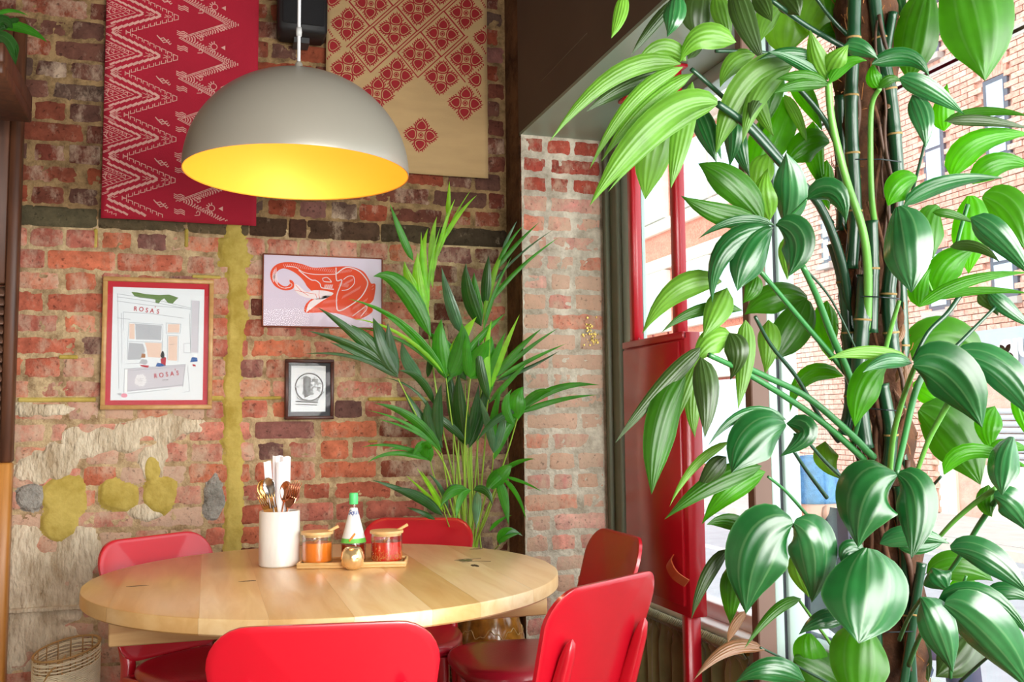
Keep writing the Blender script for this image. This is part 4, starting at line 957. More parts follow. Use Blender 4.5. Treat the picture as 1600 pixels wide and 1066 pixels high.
# speaker behind the lamp cable
p0, p1 = at(432, 64, Y=3.62), at(506, 70, Y=3.62)
sk = empty('wall_speaker', ((p0.x+p1.x)/2, 3.6, p0.z), 'black speaker box high on the wall between the two hangings', 'speaker')
auto(MB().box((p0.x, 3.50, p0.z), (p1.x, 3.635, p0.z+.30), b=.012).build('cabinet', mat('speaker_black', (26, 26, 28), .6), sk, centre=True), 50)
auto(MB().box((p0.x+.012, 3.492, p0.z+.025), (p1.x-.012, 3.502, p0.z+.285), b=.008).build('grille', mat('grille_black', (18, 18, 22), .8, bump=.6, bscale=700), sk, centre=True), 50)
MB().box((p0.x+.06, 3.56, p0.z-.02), (p1.x-.06, 3.63, p0.z+.002)).build('bracket', mat('bracket_grey', (60, 60, 62), .5), sk)
# ================================================================== FLAT PRINT HELPERS (real planes parallel to the back wall)
def plane_pt(px_, py2, Y): return at(px_, py2, Y=Y)
class Ink:
    def __init__(s, f): s.f = f; s.V = []; s.F = []
    def poly(s, P):
        k = len(s.V); s.V += [s.f(*p) for p in P]; s.F.append(tuple(range(k, k+len(P))))
    def stroke(s, P, w_, taper=False):
        n = len(P)
        for i in range(n-1):
            a = Vector(P[i]).to_2d(); b_ = Vector(P[i+1]).to_2d(); d = b_-a
            if d.length < 1e-6: continue
            d = d.normalized(); nn = Vector((-d.y, d.x)); e = d*w_*.25
            w0 = w_/2*(1-.7*abs(2*i/(n-1)-1)) if taper else w_/2; w1 = w_/2*(1-.7*abs(2*(i+1)/(n-1)-1)) if taper else w_/2
            s.poly([tuple(a-e+nn*w0), tuple(b_+e+nn*w1), tuple(b_+e-nn*w1), tuple(a-e-nn*w0)])
    def disc(s, c, r, n=20, sx=1): s.poly([(c[0]+r*sx*math.cos(2*PI*i/n), c[1]+r*math.sin(2*PI*i/n)) for i in range(n)])
    def ring(s, c, r, w_, n=28): s.stroke([(c[0]+r*math.cos(2*PI*i/n), c[1]+r*math.sin(2*PI*i/n)) for i in range(n+1)], w_)
    def build(s, name, m, parent): return mk(name, s.V, s.F, m, parent)
def sm(P, n=5): return [tuple(v)[:2] for v in spline([(*p, 0) for p in P], n)]
# ================================================================== RED IKAT HANGING
YH = 3.618
M_cl1 = mat('crimson_cloth', (168, 14, 44), .85, bump=.4, bscale=260, var=.12, vscale=5); M_pr1 = mat('faded_pink_print', (214, 160, 150), .85, var=.1, vscale=20)
h1x0, h1x1 = at(162, 170, Y=YH).x, at(402.5, 170, Y=YH).x; h1z0 = at(161, 341, Y=YH).z; h1z1 = 3.02
hg = empty('wall_hanging', ((h1x0+h1x1)/2, YH, h1z0), 'crimson woven wall hanging with pale zigzag rows at the left of the lamp', 'wall hanging', 'cloth hangings on the brick wall')
def wave1(x, z): return YH+.004*math.sin(x*11+1)+.003*nz(x, z, 3, 2)
def clothsheet(x0, x1, z0, z1, wv, m, par, sl=0):
    nx, nn = 28, 40; V = []; Fc = []
    for j in range(nn+1):
        for i in range(nx+1): x = x0+(x1-x0)*i/nx; z = z0+(z1-z0)*j/nn; V.append((x, wv(x, z), z+sl*(x-x0)*(1-j/nn)))
    for j in range(nn):
        for i in range(nx): a = j*(nx+1)+i; Fc.append((a, a+1, a+nx+2, a+nx+1))
    o = mk('cloth', V, Fc, m, par, True); s = o.modifiers.new('s', 'SOLIDIFY'); s.thickness = .0016; s.offset = 1; return o
clothsheet(h1x0, h1x1, h1z0, h1z1, wave1, M_cl1, hg)
# local print coordinates in photo pixels at the hanging's own scale: u right from the left edge, v down from the top
SC = (h1x1-h1x0)/241.0
def f1(u, v):
    x = h1x0+u*SC; z = h1z0+(342-v)*SC; return Vector((x, wave1(x, z)-.0022, z))
ik = Ink(f1); PER = 69.0; SH = 37.0
def tri(v): t = ((v+SH) % PER)/PER; return 1-abs(2*t-1)
vs = [i*PER/12 for i in range(-28, 60)]
def clip(P): return [(min(239.5, max(1, a)), min(341, max(-58, b_))) for a, b_ in P]
def zig(u0, amp, w_, ph_=0):
    P = []
    k = -2
    while True:
        v = -SH+ph_+k*PER/2
        if v > 345: break
        if v > -60: P.append((u0+(amp if k % 2 else 0), v))
        k += 1
    return P
def zline(u0, amp, w_, ph_=0):
    P = zig(u0, amp*.9, w_, ph_)
    for a, b_ in zip(P, P[1:]):
        if max(a[0], b_[0]) > 0 and b_[1] < 341:
            lo = min(a[0], b_[0])
            if lo < 1:
                t = (1-a[0])/(b_[0]-a[0]) if b_[0] != a[0] else 0; m_ = (1, a[1]+(b_[1]-a[1])*t); a, b_ = (m_, b_) if a[0] < 1 else (a, m_)
            ik.stroke([a, b_], w_)
def along(u0, amp, n, fn, off=0, ph_=0):
    P = zig(u0, amp*.9, 1, ph_)
    for q, (a, b_) in enumerate(zip(P, P[1:])):
        for i in range(n):
            t = (i+.5)/n; c_ = (a[0]+(b_[0]-a[0])*t, a[1]+(b_[1]-a[1])*t+off)
            if 3 < c_[0] < 236 and -50 < c_[1] < 336: fn(c_, 1 if b_[0] > a[0] else -1, i)
for u, w_ in ((-60, .9), (-52, .9), (-38, 1.1), (-14, 1.1), (-9, 1.1), (13, 1.3), (18, 1.0)): zline(u, 92, w_*.8)
along(1, 92, 10, lambda c_, s, i: ik.stroke([(c_[0]-3, c_[1]-3.2*s), (c_[0]+3.5, c_[1]+1.2*s)], 4.2))
along(-26, 92, 10, lambda c_, s, i: ik.stroke([(c_[0]-3, c_[1]-3.0*s), (c_[0]+3.5, c_[1]+1.0*s)], 3.4))
for u in (-46, -68, -76, -84): along(u, 92, 13, lambda c_, s, i: ik.stroke([(c_[0]-2.6, c_[1]-1), (c_[0]+2.2, c_[1]-1.8*s), (c_[0]+1.5, c_[1]+2)], 1.1))
def hook(c_, s, i): ik.stroke([(c_[0]-3.4, c_[1]+1.5*s), (c_[0]-3.4, c_[1]-3.5*s), (c_[0]+3.2, c_[1]-3.5*s+2.2*s), (c_[0]+3.2, c_[1]+3.5*s)], 1.2)
along(30, 92, 9, hook)
for k in range(-1, 6):
    v0 = k*PER
    for (u, dv) in ((88, 36),):
        v = v0+dv
        if -50 < v < 330:
            for j in range(3): ik.stroke([(u-9+j*3, v-4+j*3), (u-5+j*3, v+1+j*3), (u+1+j*3, v-1+j*3), (u+5+j*3, v+3+j*3), (u+9+j*2, v+1+j*3)], 1.5)
    for (u, dv) in ((118, 24), (119, 49)):
        v = v0+dv
        if -50 < v < 330: 
            for j in range(3): ik.stroke([(u-8, v-4+j*3), (u-3, v-2+j*3), (u+2, v-4+j*3), (u+8, v-1+j*3)], 1.4)
    for (u, dv, s) in ((147, 28, 1), (147, 50, -1)):
        v = v0+dv
        if -50 < v < 330: ik.stroke([(u-4, v-4*s), (u+3, v-3*s), (u+4, v+2*s), (u, v+4*s), (u-2, v)], 1.3)
    v = v0+40
    if -50 < v < 325:
        for a in range(7): an = PI*.5+PI*a/6; ik.stroke([(169+5*math.cos(an), v+5*math.sin(an)), (169+9*math.cos(an), v+9*math.sin(an))], 1.6)
        ik.ring((169, v), 5, 1.2, 14); ik.poly([(180, v), (187, v-4), (187, v+4)])
    v = v0+75-PER*.0
    if -50 < v < 330:
        ik.stroke([(172, v), (180, v-5), (188, v), (180, v+5), (172, v)], 1.3); ik.poly([(178, v), (180, v-1.5), (182, v), (180, v+1.5)])
for u, w_ in ((113, 1.2), (118, 1.2)): zline(u, 82, w_, 0)
for off in (0, 4, 8, 12):
    def dots(c_, s, i, off=off): ik.poly([(c_[0]-.9+off, c_[1]-1), (c_[0]+.9+off, c_[1]-1), (c_[0]+.9+off, c_[1]+1), (c_[0]-.9+off, c_[1]+1)])
    along(124, 82, 22-off//2, dots)
ik.F = [f for f in ik.F if all(ik.V[i].x < h1x1-.002 and ik.V[i].x > h1x0+.001 and ik.V[i].z > h1z0+.002 for i in f)]
ik.build('printed_pattern', M_pr1, hg)
# ================================================================== BEIGE FLOWER HANGING
M_cl2 = mat('linen_cloth', (190, 158, 112), .9, bump=.5, bscale=300, var=.08, vscale=6, stretch=(1, 1, 4)); M_pr2 = mat('brick_red_print', (150, 24, 32), .85, var=.1, vscale=30)
h2x0, h2x1 = at(509, 140, Y=YH).x, at(762, 200, Y=YH).x; h2z0 = at(762, 279, Y=YH).z; zl = at(640, 272, Y=YH).z
hf = empty('wall_hanging', ((h2x0+h2x1)/2, YH, h2z0), 'beige linen wall hanging printed with red flowers in diamonds', 'wall hanging', 'cloth hangings on the brick wall')
def wave2(x, z): return YH+.003*math.sin(x*9)+.004*nz(x, z, 3, 9)
clothsheet(h2x0, h2x1, h2z0, 3.02, wave2, M_cl2, hf)
fl_ = Ink(lambda a, b_: (lambda v: Vector((v.x, wave2(v.x, v.z)-.0022, v.z)))(at(a, b_, Y=YH)))
bg_ = Ink(lambda a, b_: (lambda v: Vector((v.x, wave2(v.x, v.z)-.0026, v.z)))(at(a, b_, Y=YH)))
def petal(c_, an, s):
    P = []
    for i in range(17):
        t = 2*PI*i/16; r = (.5+.0*t); u = math.cos(t); v = math.sin(t)
        L_ = 8.3+8.0*u if u < 0 else 8.3+8*u**1.0; W_ = 8.0*v*(1-.38*u); P.append((L_, W_))
    ca, sa = math.cos(an), math.sin(an)
    tr_ = lambda q, k: (c_[0]+s*(ca*(4.2+q[0]*k)-sa*q[1]*k), c_[1]+s*(sa*(4.2+q[0]*k)+ca*q[1]*k))
    P[0] = (19, 0)
    fl_.poly([tr_(q, 1) for q in P])
    in_ = [((q[0]-8.6)*.72+8.2, q[1]*.72) for q in P]; Q = [tr_(q, 1) for q in in_]
    bg_.stroke(Q, .9*s)
    for sd in (-1, 1):
        for k in range(4): qx = 7+k*2.4; b0 = tr_((qx, sd*(8.8-k*1.7)), 1); b1 = tr_((qx+2.0, sd*(9.8-k*1.9)), 1); fl_.stroke([b0, b1], 1.3*s)
def flower(c_, s=1, dia=True):
    for k in range(4): petal(c_, PI/2*k+.09, s)
    fl_.disc(c_, 3.4*s, 16); bg_.ring(c_, 4.0*s, 1.0*s, 16); bg_.ring(c_, 2.0*s, .6*s, 12)
    if dia:
        for kk, w_ in ((34.6, 1.7),):
            q = kk; P = [(c_[0]-q*.98, c_[1]-.09*q), (c_[0]+.09*q*.6, c_[1]-q*1.03), (c_[0]+q*.98, c_[1]+.09*q), (c_[0]-.09*q*.6, c_[1]+q*1.03)]; fl_.stroke(P+[P[0]], w_)
B1 = Vector((74.2, 7.2)); B2 = Vector((37.6, 39.6)); O1 = Vector((543, 38.5))
rows = {-2: range(-1, 5), -1: range(-1, 5), 0: range(-1, 4), 1: range(-1, 3)}
for r_ in range(-4, 2):
    for k in range(-3, 7):
        c_ = O1+B1*k+B2*r_ 
        if c_.x < 500 or c_.x > 768 or c_.y < -110: continue
        if c_.y > 100: continue
        flower(tuple(c_), 1.22)
for c_ in ((543, 108), (619, 117), (690, 121), (758, 126), (589, 147), (727, 161), (657.5, 211)): flower(c_, 1.25, False)
def cl2(I): I.F = [f for f in I.F if all(h2x0+.002 < I.V[i].x < h2x1-.002 for i in f)]
cl2(fl_); cl2(bg_); fl_.build('printed_flowers', M_pr2, hf); bg_.build('flower_outlines', M_cl2, hf)
# ================================================================== FRAMED PICTURES
M_g = thinglass('picture_glass', (1, 1, 1), .004, fres=.06)
def framed(name, label, quad, fw, Yf, depth, m_frame, m_mat, matw, m_paper, yb=YW-.004, grp='framed pictures on the brick wall'):
    """quad: outer pixel corners tl tr br bl"""
    x0 = (at(*quad[0], Y=Yf).x+at(*quad[3], Y=Yf).x)/2; x1 = (at(*quad[1], Y=Yf).x+at(*quad[2], Y=Yf).x)/2
    z1 = (at(*quad[0], Y=Yf).z+at(*quad[1], Y=Yf).z)/2; z0 = (at(*quad[2], Y=Yf).z+at(*quad[3], Y=Yf).z)/2
    e = empty(name, ((x0+x1)/2, yb, z0), label, 'picture', grp)
    for lo, hi in (((x0, Yf, z1-fw), (x1, yb, z1)), ((x0, Yf, z0), (x1, yb, z0+fw)), ((x0, Yf, z0+fw), (x0+fw, yb, z1-fw)), ((x1-fw, Yf, z0+fw), (x1, yb, z1-fw))):
        auto(MB().box(lo, hi, b=.0015).build('frame_bar', m_frame, e, centre=True), 50)
    Ym = Yf+depth; mp = MB().box((x0+fw, Ym, z0+fw), (x1-fw, Ym+.004, z1-fw)).build('mount', m_mat, e)
    a, b_, c_, d = matw
    MB().box((x0+fw+a, Ym-.0012, z0+fw+d), (x1-fw-c_, Ym+.001, z1-fw-b_)).build('paper', m_paper, e)
    MB().box((x0+fw, Yf+.003, z0+fw), (x1-fw, Yf+.005, z1-fw)).build('glass', M_g, e)
    return e, Ym-.0016
M_p1 = mat('poster_paper', (226, 234, 240), .7)
e1, Y1 = framed('framed_poster', 'oak framed poster with red border showing a drawn restaurant front', ((162, 432), (334, 437), (331.5, 639), (155, 640.5)), .0155, 3.620, .010, wood('light_oak', (206, 164, 104), (182, 136, 80), (8, 8, 8), .4, 4), mat('red_mount', (182, 20, 40), .7), (.017, .020, .017, .017), M_p1)
e2, Y2 = framed('framed_print', 'lilac print of an orange elephant head in a thin copper frame', ((412, 396), (598.5, 403), (598, 514), (408, 510.5)), .0045, 3.625, .006, mat('copper_frame', (150, 84, 62), .4, .5), mat('lilac_mount', (216, 202, 222), .7), (.001, .001, .001, .001), mat('lilac_paper', (216, 202, 222), .7))
e3, Y3 = framed('framed_print', 'small dark framed print of a black noodle bowl below the elephant', ((446, 561), (522.5, 562), (521.5, 656), (445, 655)), .0125, 3.622, .010, wood('walnut', (92, 50, 40), (62, 34, 28), (8, 8, 8), .4, 4), mat('black_mount', (40, 42, 50), .6), (.010, .012, .018, .016), mat('print_paper', (222, 230, 236), .7))
def ink(Y): return Ink(lambda a, b_: at(a, b_, Y=Y))
# -- poster 1: traced in the coordinates of a 5.0765x enlargement starting at (170,430)
def T1(P, S=5.0765, ox=170, oy=430): return [(ox+a/S, oy+b_/S) for a, b_ in P]
cG = mat('ink_grey', (176, 182, 190), .8); cL = mat('ink_line', (140, 150, 162), .8); cP = mat('ink_peach', (226, 200, 184), .8); cV = mat('ink_green', (96, 128, 66), .8); cR = mat('ink_red', (178, 30, 50), .8); cB = mat('ink_blue', (40, 90, 160), .8); cK = mat('ink_black', (24, 24, 28), .8); cW = mat('ink_white', (244, 246, 248), .8); cLP = mat('ink_lilac', (200, 200, 210), .8); cBr = mat('ink_brown', (160, 110, 70), .8)
g = ink(Y1-.0002)
for P in (((210, 385), (420, 400), (415, 515), (215, 510)), ((160, 535), (270, 545), (290, 600), (255, 665), (150, 668))): g.poly(T1(P))
g.poly(T1(((100, 935), (60, 940), (95, 960)))); g.build('drawing_grey', cG, e1)
g = ink(Y1-.0002)
for P in (((163, 385), (205, 385), (205, 508), (163, 505)), ((285, 535), (420, 540), (415, 655), (310, 650), (300, 580)), ((470, 390), (562, 390), (558, 455), (466, 455)), ((472, 485), (545, 485), (540, 680), (470, 675))): g.poly(T1(P))
g.build('drawing_peach', cP, e1)
g = ink(Y1-.0002); g.poly(T1(((660, 200), (718, 205), (705, 620), (655, 610)))); g.poly(T1(((135, 745), (610, 710), (590, 880), (140, 925)))); g.build('drawing_lilac', cLP, e1)
g = ink(Y1-.0002); g.poly(T1(((178, 133), (230, 138), (300, 152), (400, 158), (480, 155), (553, 180), (530, 200), (505, 228), (470, 222), (440, 185), (415, 200), (395, 226), (370, 220), (370, 195), (330, 188), (250, 180), (205, 168)))); g.build('drawing_garland', cV, e1)
g = ink(Y1-.0004)
for P in (((65, 148), (350, 190), (650, 262)), ((65, 172), (300, 205), (650, 272)), ((65, 205), (320, 240), (590, 262)), ((115, 293), (330, 305), (595, 342)), ((65, 338), (170, 352)), ((115, 293), (115, 440)), ((100, 300), (105, 700)), ((160, 375), (430, 392), (425, 535), (150, 525), (160, 375)), ((150, 530), (150, 670), (255, 668)), ((205, 385), (410, 518)), ((320, 392), (318, 465)), ((425, 535), (420, 660)), ((455, 380), (572, 388), (565, 462), (455, 462), (455, 380)), ((465, 480), (552, 482), (548, 690)), ((465, 480), (463, 670)), ((595, 545), (650, 540), (650, 618), (595, 615), (595, 545)), ((640, 305), (650, 620)), ((718, 205), (705, 620)), ((655, 200), (650, 545)), ((120, 745), (610, 708)), ((135, 760), (600, 722)), ((125, 745), (118, 940)), ((150, 760), (145, 920), (590, 870)), ((605, 712), (585, 890)), ((625, 720), (640, 920), (590, 930)), ((140, 705), (240, 700)), ((150, 940), (480, 905)), ((70, 150), (80, 900))): g.stroke(T1(P), .5)
g.build('drawing_lines', cL, e1)
g = ink(Y1-.0004); g.poly(T1(((240, 700), (262, 665), (300, 672), (310, 690), (290, 712)))); g.build('drawing_grey', cG, e1)
g = ink(Y1-.0006); g.poly(T1(((245, 712), (320, 718), (310, 735), (260, 725)))); g.poly(T1(((410, 665), (445, 650), (455, 655), (450, 722), (415, 700)))); g.poly(T1(((664, 706), (688, 712), (690, 725), (666, 722)))); g.build('drawing_red', cR, e1)
g = ink(Y1-.0006); g.poly(T1(((372, 722), (385, 695), (430, 702), (455, 720), (400, 728)))); g.poly(T1(((645, 690), (660, 650), (700, 655), (705, 685), (660, 690)))); g.build('drawing_blue', cB, e1)
g = ink(Y1-.0006); g.poly(T1(((408, 640), (420, 608), (430, 600), (442, 625), (440, 660), (425, 665)))); g.stroke(T1(((425, 835), (445, 830))), .7); g.stroke(T1(((455, 832), (470, 830))), .7); g.stroke(T1(((485, 550), (520, 548))), .5)
for i in range(9): a = i*.7; g.disc(T1(((250+18*math.cos(a)*(i % 3+.4)/2, 835+18*math.sin(a)*(i % 3+.4)/2),))[0], .55, 6)
g.build('drawing_black', cK, e1)
g = ink(Y1-.0006); g.poly(T1(((255, 655), (262, 622), (290, 625), (290, 655)))); g.disc(T1(((90, 942),))[0], .1, 6); g.build('drawing_brown', cBr, e1)
g = ink(Y1-.0005)
c_ = T1(((252, 835),))[0]
for i in range(46): a = i*2.4; r_ = 1.4*math.sqrt(i); g.disc((c_[0]+r_*math.cos(a), c_[1]+r_*math.sin(a)), 1.1, 7)
c2 = T1(((690, 640),))[0]; g.disc(c2, 2.6, 10); g.poly(T1(((130, 748), (150, 748), (145, 925), (125, 930)))); g.build('drawing_white', cW, e1)
g = ink(Y1-.0006); c_ = T1(((122, 955),))[0]; g.disc(c_, 3.4, 12, 1.5); g.build('drawing_pink', mat('ink_pink', (226, 150, 170), .8), e1)
def letters(s, pts, px_h, m, Y, par, rot):
    for chh, (a, b_) in zip(s, pts):
        v = at(*T1(((a, b_),))[0], Y=Y); sz = px_h/5.0765/FPX*(v-EYE).dot(_F)*1.42
        M = Matrix.Translation(v) @ Matrix.Rotation(PI/2, 4, 'X') @ Matrix.Rotation(R(rot), 4, 'Z') @ Matrix.Scale(.85, 4, (1, 0, 0)); o = text('lettering', chh, sz, M, m, par, .0003)
letters("ROSA'S", ((211, 268), (258, 272), (302, 280), (343, 284), (366, 268), (390, 291)), 36, cR, Y1-.0008, e1, -5)
letters("ROSA'S", ((371, 802), (417, 795), (461, 789), (502, 784), (528, 764), (545, 778)), 36, cR, Y1-.0008, e1, 6)
# -- elephant: traced in a 3.046x enlargement starting at (380,330)
def T2(P): return T1(P, 3.046, 380, 330)
M_eo = mat('ink_orange', (226, 74, 36), .75); M_el = mat('ink_lilac_white', (240, 226, 230), .75)
E0 = [(440, 264), (380, 268), (330, 268), (280, 252), (230, 243), (180, 246), (148, 262), (130, 290), (132, 325), (150, 355), (180, 373), (212, 377), (238, 368), (243, 348), (235, 332), (220, 328), (222, 346), (205, 358), (182, 352), (160, 330), (154, 302), (168, 282), (192, 273), (225, 282), (258, 302), (288, 332), (305, 360), (330, 384), (345, 400), (300, 440), (292, 480), (330, 484), (400, 482), (460, 490), (520, 510), (548, 517), (600, 492), (618, 470), (600, 445), (621, 420), (630, 350), (610, 345), (597, 322), (575, 290), (540, 272), (500, 263)]
g = ink(Y2-.0002); P0 = T2(sm(E0+[E0[0]], 3))
from mathutils.geometry import tessellate_polygon
def fillpoly(I, P):
    V3 = [Vector((a, b_, 0)) for a, b_ in P]
    for t in tessellate_polygon([V3]): I.poly([P[i] for i in t])
fillpoly(g, P0); g.build('elephant_print', M_eo, e2)
g = ink(Y2-.0005)
fillpoly(g, T2(sm([(243, 348), (262, 352), (300, 384), (340, 376), (395, 380), (430, 392), (400, 412), (362, 420), (320, 416), (270, 400), (245, 374), (243, 348)], 4)))
fillpoly(g, T2(sm([(300, 476), (318, 432), (380, 405), (420, 400), (372, 430), (330, 460), (300, 482)], 3)))
for P, w_ in (([(442, 270), (445, 330), (470, 330), (446, 400), (446, 460), (460, 474), (500, 455), (560, 410), (592, 350), (580, 315), (545, 282), (490, 268), (442, 300)], 1.7), ([(470, 378), (500, 372), (528, 345), (525, 312), (500, 310), (478, 325)], 1.2), ([(265, 282), (320, 325), (345, 330), (365, 345), (375, 365), (430, 372)], 1.5), ([(378, 320), (400, 316), (420, 335)], 1.2), ([(378, 322), (385, 335), (420, 338)], 1.2), ([(205, 262), (250, 268), (285, 290), (330, 300), (380, 302), (440, 300)], 1.0), ([(145, 300), (150, 330), (175, 360), (205, 368)], .8), ([(220, 340), (232, 350), (224, 362), (200, 366)], 1), ([(560, 430), (590, 460), (560, 500)], 1), ([(520, 500), (560, 470), (600, 440)], 1)): g.stroke(T2(sm(P, 4)), w_)
for i in range(26):
    x = 190+i*9.6; y = 252+max(0, (x-240))*.14; g.stroke(T2([(x, y), (x+8, y+16)]), .9, True)
for i in range(10): a = PI*.72+i*.15; g.stroke(T2([(188+50*math.cos(a), 312-56*math.sin(-a)*-1), (188+38*math.cos(a), 312+44*math.sin(a))]), .8)
for i in range(9): g.stroke(T2([(390+i*4.5, 350), (386+i*4.5, 366)]), .7)
for (x0, y0, n, dx, dy, L_) in ((470, 418, 11, 8, -4.5, 16), (520, 470, 9, 8, -5, 16), (455, 355, 9, 5, 1, 14), (480, 352, 7, 6, -3, 14), (455, 296, 8, 8, -1, 12), (380, 440, 8, 9, -1, 13), (320, 470, 12, 10, 0, 9), (500, 500, 6, 10, -1, 12), (575, 470, 6, 7, -6, 12), (612, 360, 2, 1, 14, 7)):
    for i in range(n): g.stroke(T2([(x0+dx*i, y0+dy*i), (x0+dx*i+8, y0+dy*i-L_)]), .9, True)
g.build('elephant_details', M_el, e2)
g = ink(Y2-.0008)
g.disc(T2(((399, 328),))[0], 1.6, 10)
for P in ([(245, 376), (300, 388), (345, 395), (350, 412)], [(362, 378), (360, 400), (365, 418)], [(250, 352), (275, 380), (310, 402)]): g.stroke(T2(P), .6)
g.build('elephant_lines', M_eo, e2)
# -- noodle bowl
g = ink(Y3-.0003); c_ = (483, 605)
g.ring(c_, 21.5, 1.9, 32); g.stroke(T2([(252, 835), (258, 890), (300, 910), (350, 905), (384, 860)]), 1.0)
rnd = random.Random(3)
for i in range(38):
    a = rnd.uniform(0, 2*PI); r_ = 17*math.sqrt(rnd.random()); x, y = c_[0]+r_*math.cos(a)+.5, c_[1]+r_*math.sin(a); k = rnd.uniform(0, 6); q = rnd.uniform(1.6, 3.2)
    if x < 474 and rnd.random() < .5: continue
    P = [(x+q*math.cos(k+t*.9), y+q*math.sin(k+t*.9)*.8) for t in range(5)]; P = [p for p in P if (p[0]-c_[0])**2+(p[1]-c_[1])**2 < 19**2]
    if len(P) > 2: g.stroke(P, 1.15)
g.poly([(474, 592), (479, 588), (486, 591), (484, 618), (476, 622), (474, 610)])
g.stroke([(462, 627.5), (497, 629.5)], 1.6); g.stroke([(462, 632), (495, 633)], 1.4); g.stroke([(462, 627), (480, 624)], .6)
g.build('noodle_bowl_print', cK, e3)
g = ink(Y3-.0006)
for i in range(4): g.ring((480+rnd.uniform(-1, 2), 594+i*7), 2.4, .8, 10)
g.stroke([(461, 605), (473, 600)], .8); g.build('bowl_highlights', mat('print_white', (226, 232, 238), .7), e3)
# ================================================================== PLANTS
def blade(name, m, parent, b, c, t, w, Zb, Zt, arch=.22, roll=0.0, prof='oval', pleat=.018, nu=8, nv=12, flip=False, droop=0):
    """leaf blade along a curve from b over c to t; w = full width (m)"""
    B, C_, T = b, c, t
    if prof == 'oval': C_ = C_.lerp((B+T)/2, min(.45, max(0, 1.2*(w/(T-B).length-.32))))
    V = []; uv = []; Fc = []
    for j in range(nv+1):
        q = j/nv; p = B*(1-q)**2+C_*2*q*(1-q)+T*q*q; d = ((C_-B)*(1-q)+(T-C_)*q)
        d = d.normalized() if d.length > 1e-6 else (T-B).normalized()
        view = (p-EYE).normalized(); side = d.cross(view)
        side = side.normalized() if side.length > 1e-4 else CR; nrm = side.cross(d).normalized()     # nrm points about to the viewer or away
        if nrm.dot(view) > 0: nrm = -nrm
        side = side*math.cos(roll)+nrm*math.sin(roll); nrm = d.cross(side); nrm = -nrm if nrm.dot(view) > 0 else nrm
        if prof == 'oval': s = math.sqrt(max(0, 1-((.36-q)/.37)**2)) if q < .36 else math.cos(PI/2*((q-.36)/.64)**1.25)**.85*(1 if q < .8 else 1-.3*((q-.8)/.2))
        elif prof == 'lance': s = math.sin(PI*q**.66)**.85*(1 if q < .8 else 1-.3*((q-.8)/.2))
        elif prof == 'grass': s = min(1, (q*5+.12))*(1-q**2.2)
        else: s = math.sin(PI*q**.8)**.55
        if j == nv: s = .0
        if j == 0: s = max(s, .04)
        hw = w/2*s; sg = 1 if side.dot(c-(b+t)/2) > 0 else -1; inn = (.58+.42*min(1, q*1.7)) if prof == 'oval' and (c-(b+t)/2).length > .12*(t-b).length else 1
        for i in range(nu+1):
            u = 2*i/nu-1; off = -arch*w*s*(u*u) + (pleat*w*math.cos(u*PI*4) if 0 < j < nv else 0)*s + .02*w*math.sin(q*7+u*2+w*900)
            if abs(u) < .01 and nu > 3: off -= .02*w*s
            V.append(p+side*(hw*u*(inn if u*sg < 0 else 1.0))+nrm*off); uv.append((i/nu, q))
    for j in range(nv):
        for i in range(nu): a = j*(nu+1)+i; Fc.append((a, a+1, a+nu+2, a+nu+1) if not flip else (a, a+nu+1, a+nu+2, a+1))
    o = mk(name, V, Fc, m, parent, True, uv=uv, centre=True); return o
M_lf = {
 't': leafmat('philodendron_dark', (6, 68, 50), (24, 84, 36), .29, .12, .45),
 'm': leafmat('philodendron_mid', (46, 104, 14), (54, 112, 18), .38, .42, .15),
 'l': leafmat('philodendron_light', (92, 146, 46), (100, 152, 48), .42, .38, .15),
 'b': leafmat('philodendron_vivid', (58, 136, 8), (66, 144, 10), .38, .52, .12),  # vivid yellow-green blades, the most translucent
 'd': leafmat('philodendron_olive', (36, 66, 24), (48, 72, 26), .4, .22, .2),  # dark olive blades
 'w': leafmat('philodendron_sheen', (34, 100, 76), (40, 100, 52), .22, .14, .8),  # sheen is partly put into the paler base colour, besides the gloss
 'r': leafmat('philodendron_new_shoot', (150, 92, 84), (130, 90, 60), .4, .3, .2)}
M_pet = mat('petiole_green', (44, 110, 52), .35, coat=.3); M_petl = mat('petiole_light', (96, 158, 62), .38, coat=.2); M_petd = mat('petiole_dark', (24, 62, 40), .35, coat=.3)
M_cane = mat('aerial_cane_green', (12, 60, 32), .3, coat=.35, var=.2, vscale=20); M_node = mat('cane_node', (150, 120, 70), .7); M_coir = mat('coir', (84, 50, 28), .95, bump=1, bscale=90, var=.6, vscale=30); M_root = mat('aerial_root_brown', (78, 50, 36), .6, var=.4, vscale=30); M_wire = mat('dark_wire', (30, 40, 44), .4, .5)
ptx, pty = at(1370, 533, Z=1.75).x, at(1370, 533, Z=1.75).y
ph_ = empty('climbing_philodendron', (ptx, pty, 0), 'huge climbing plant with glossy split leaves on a mossy pole, right foreground', 'plant')
ZB = 1.62
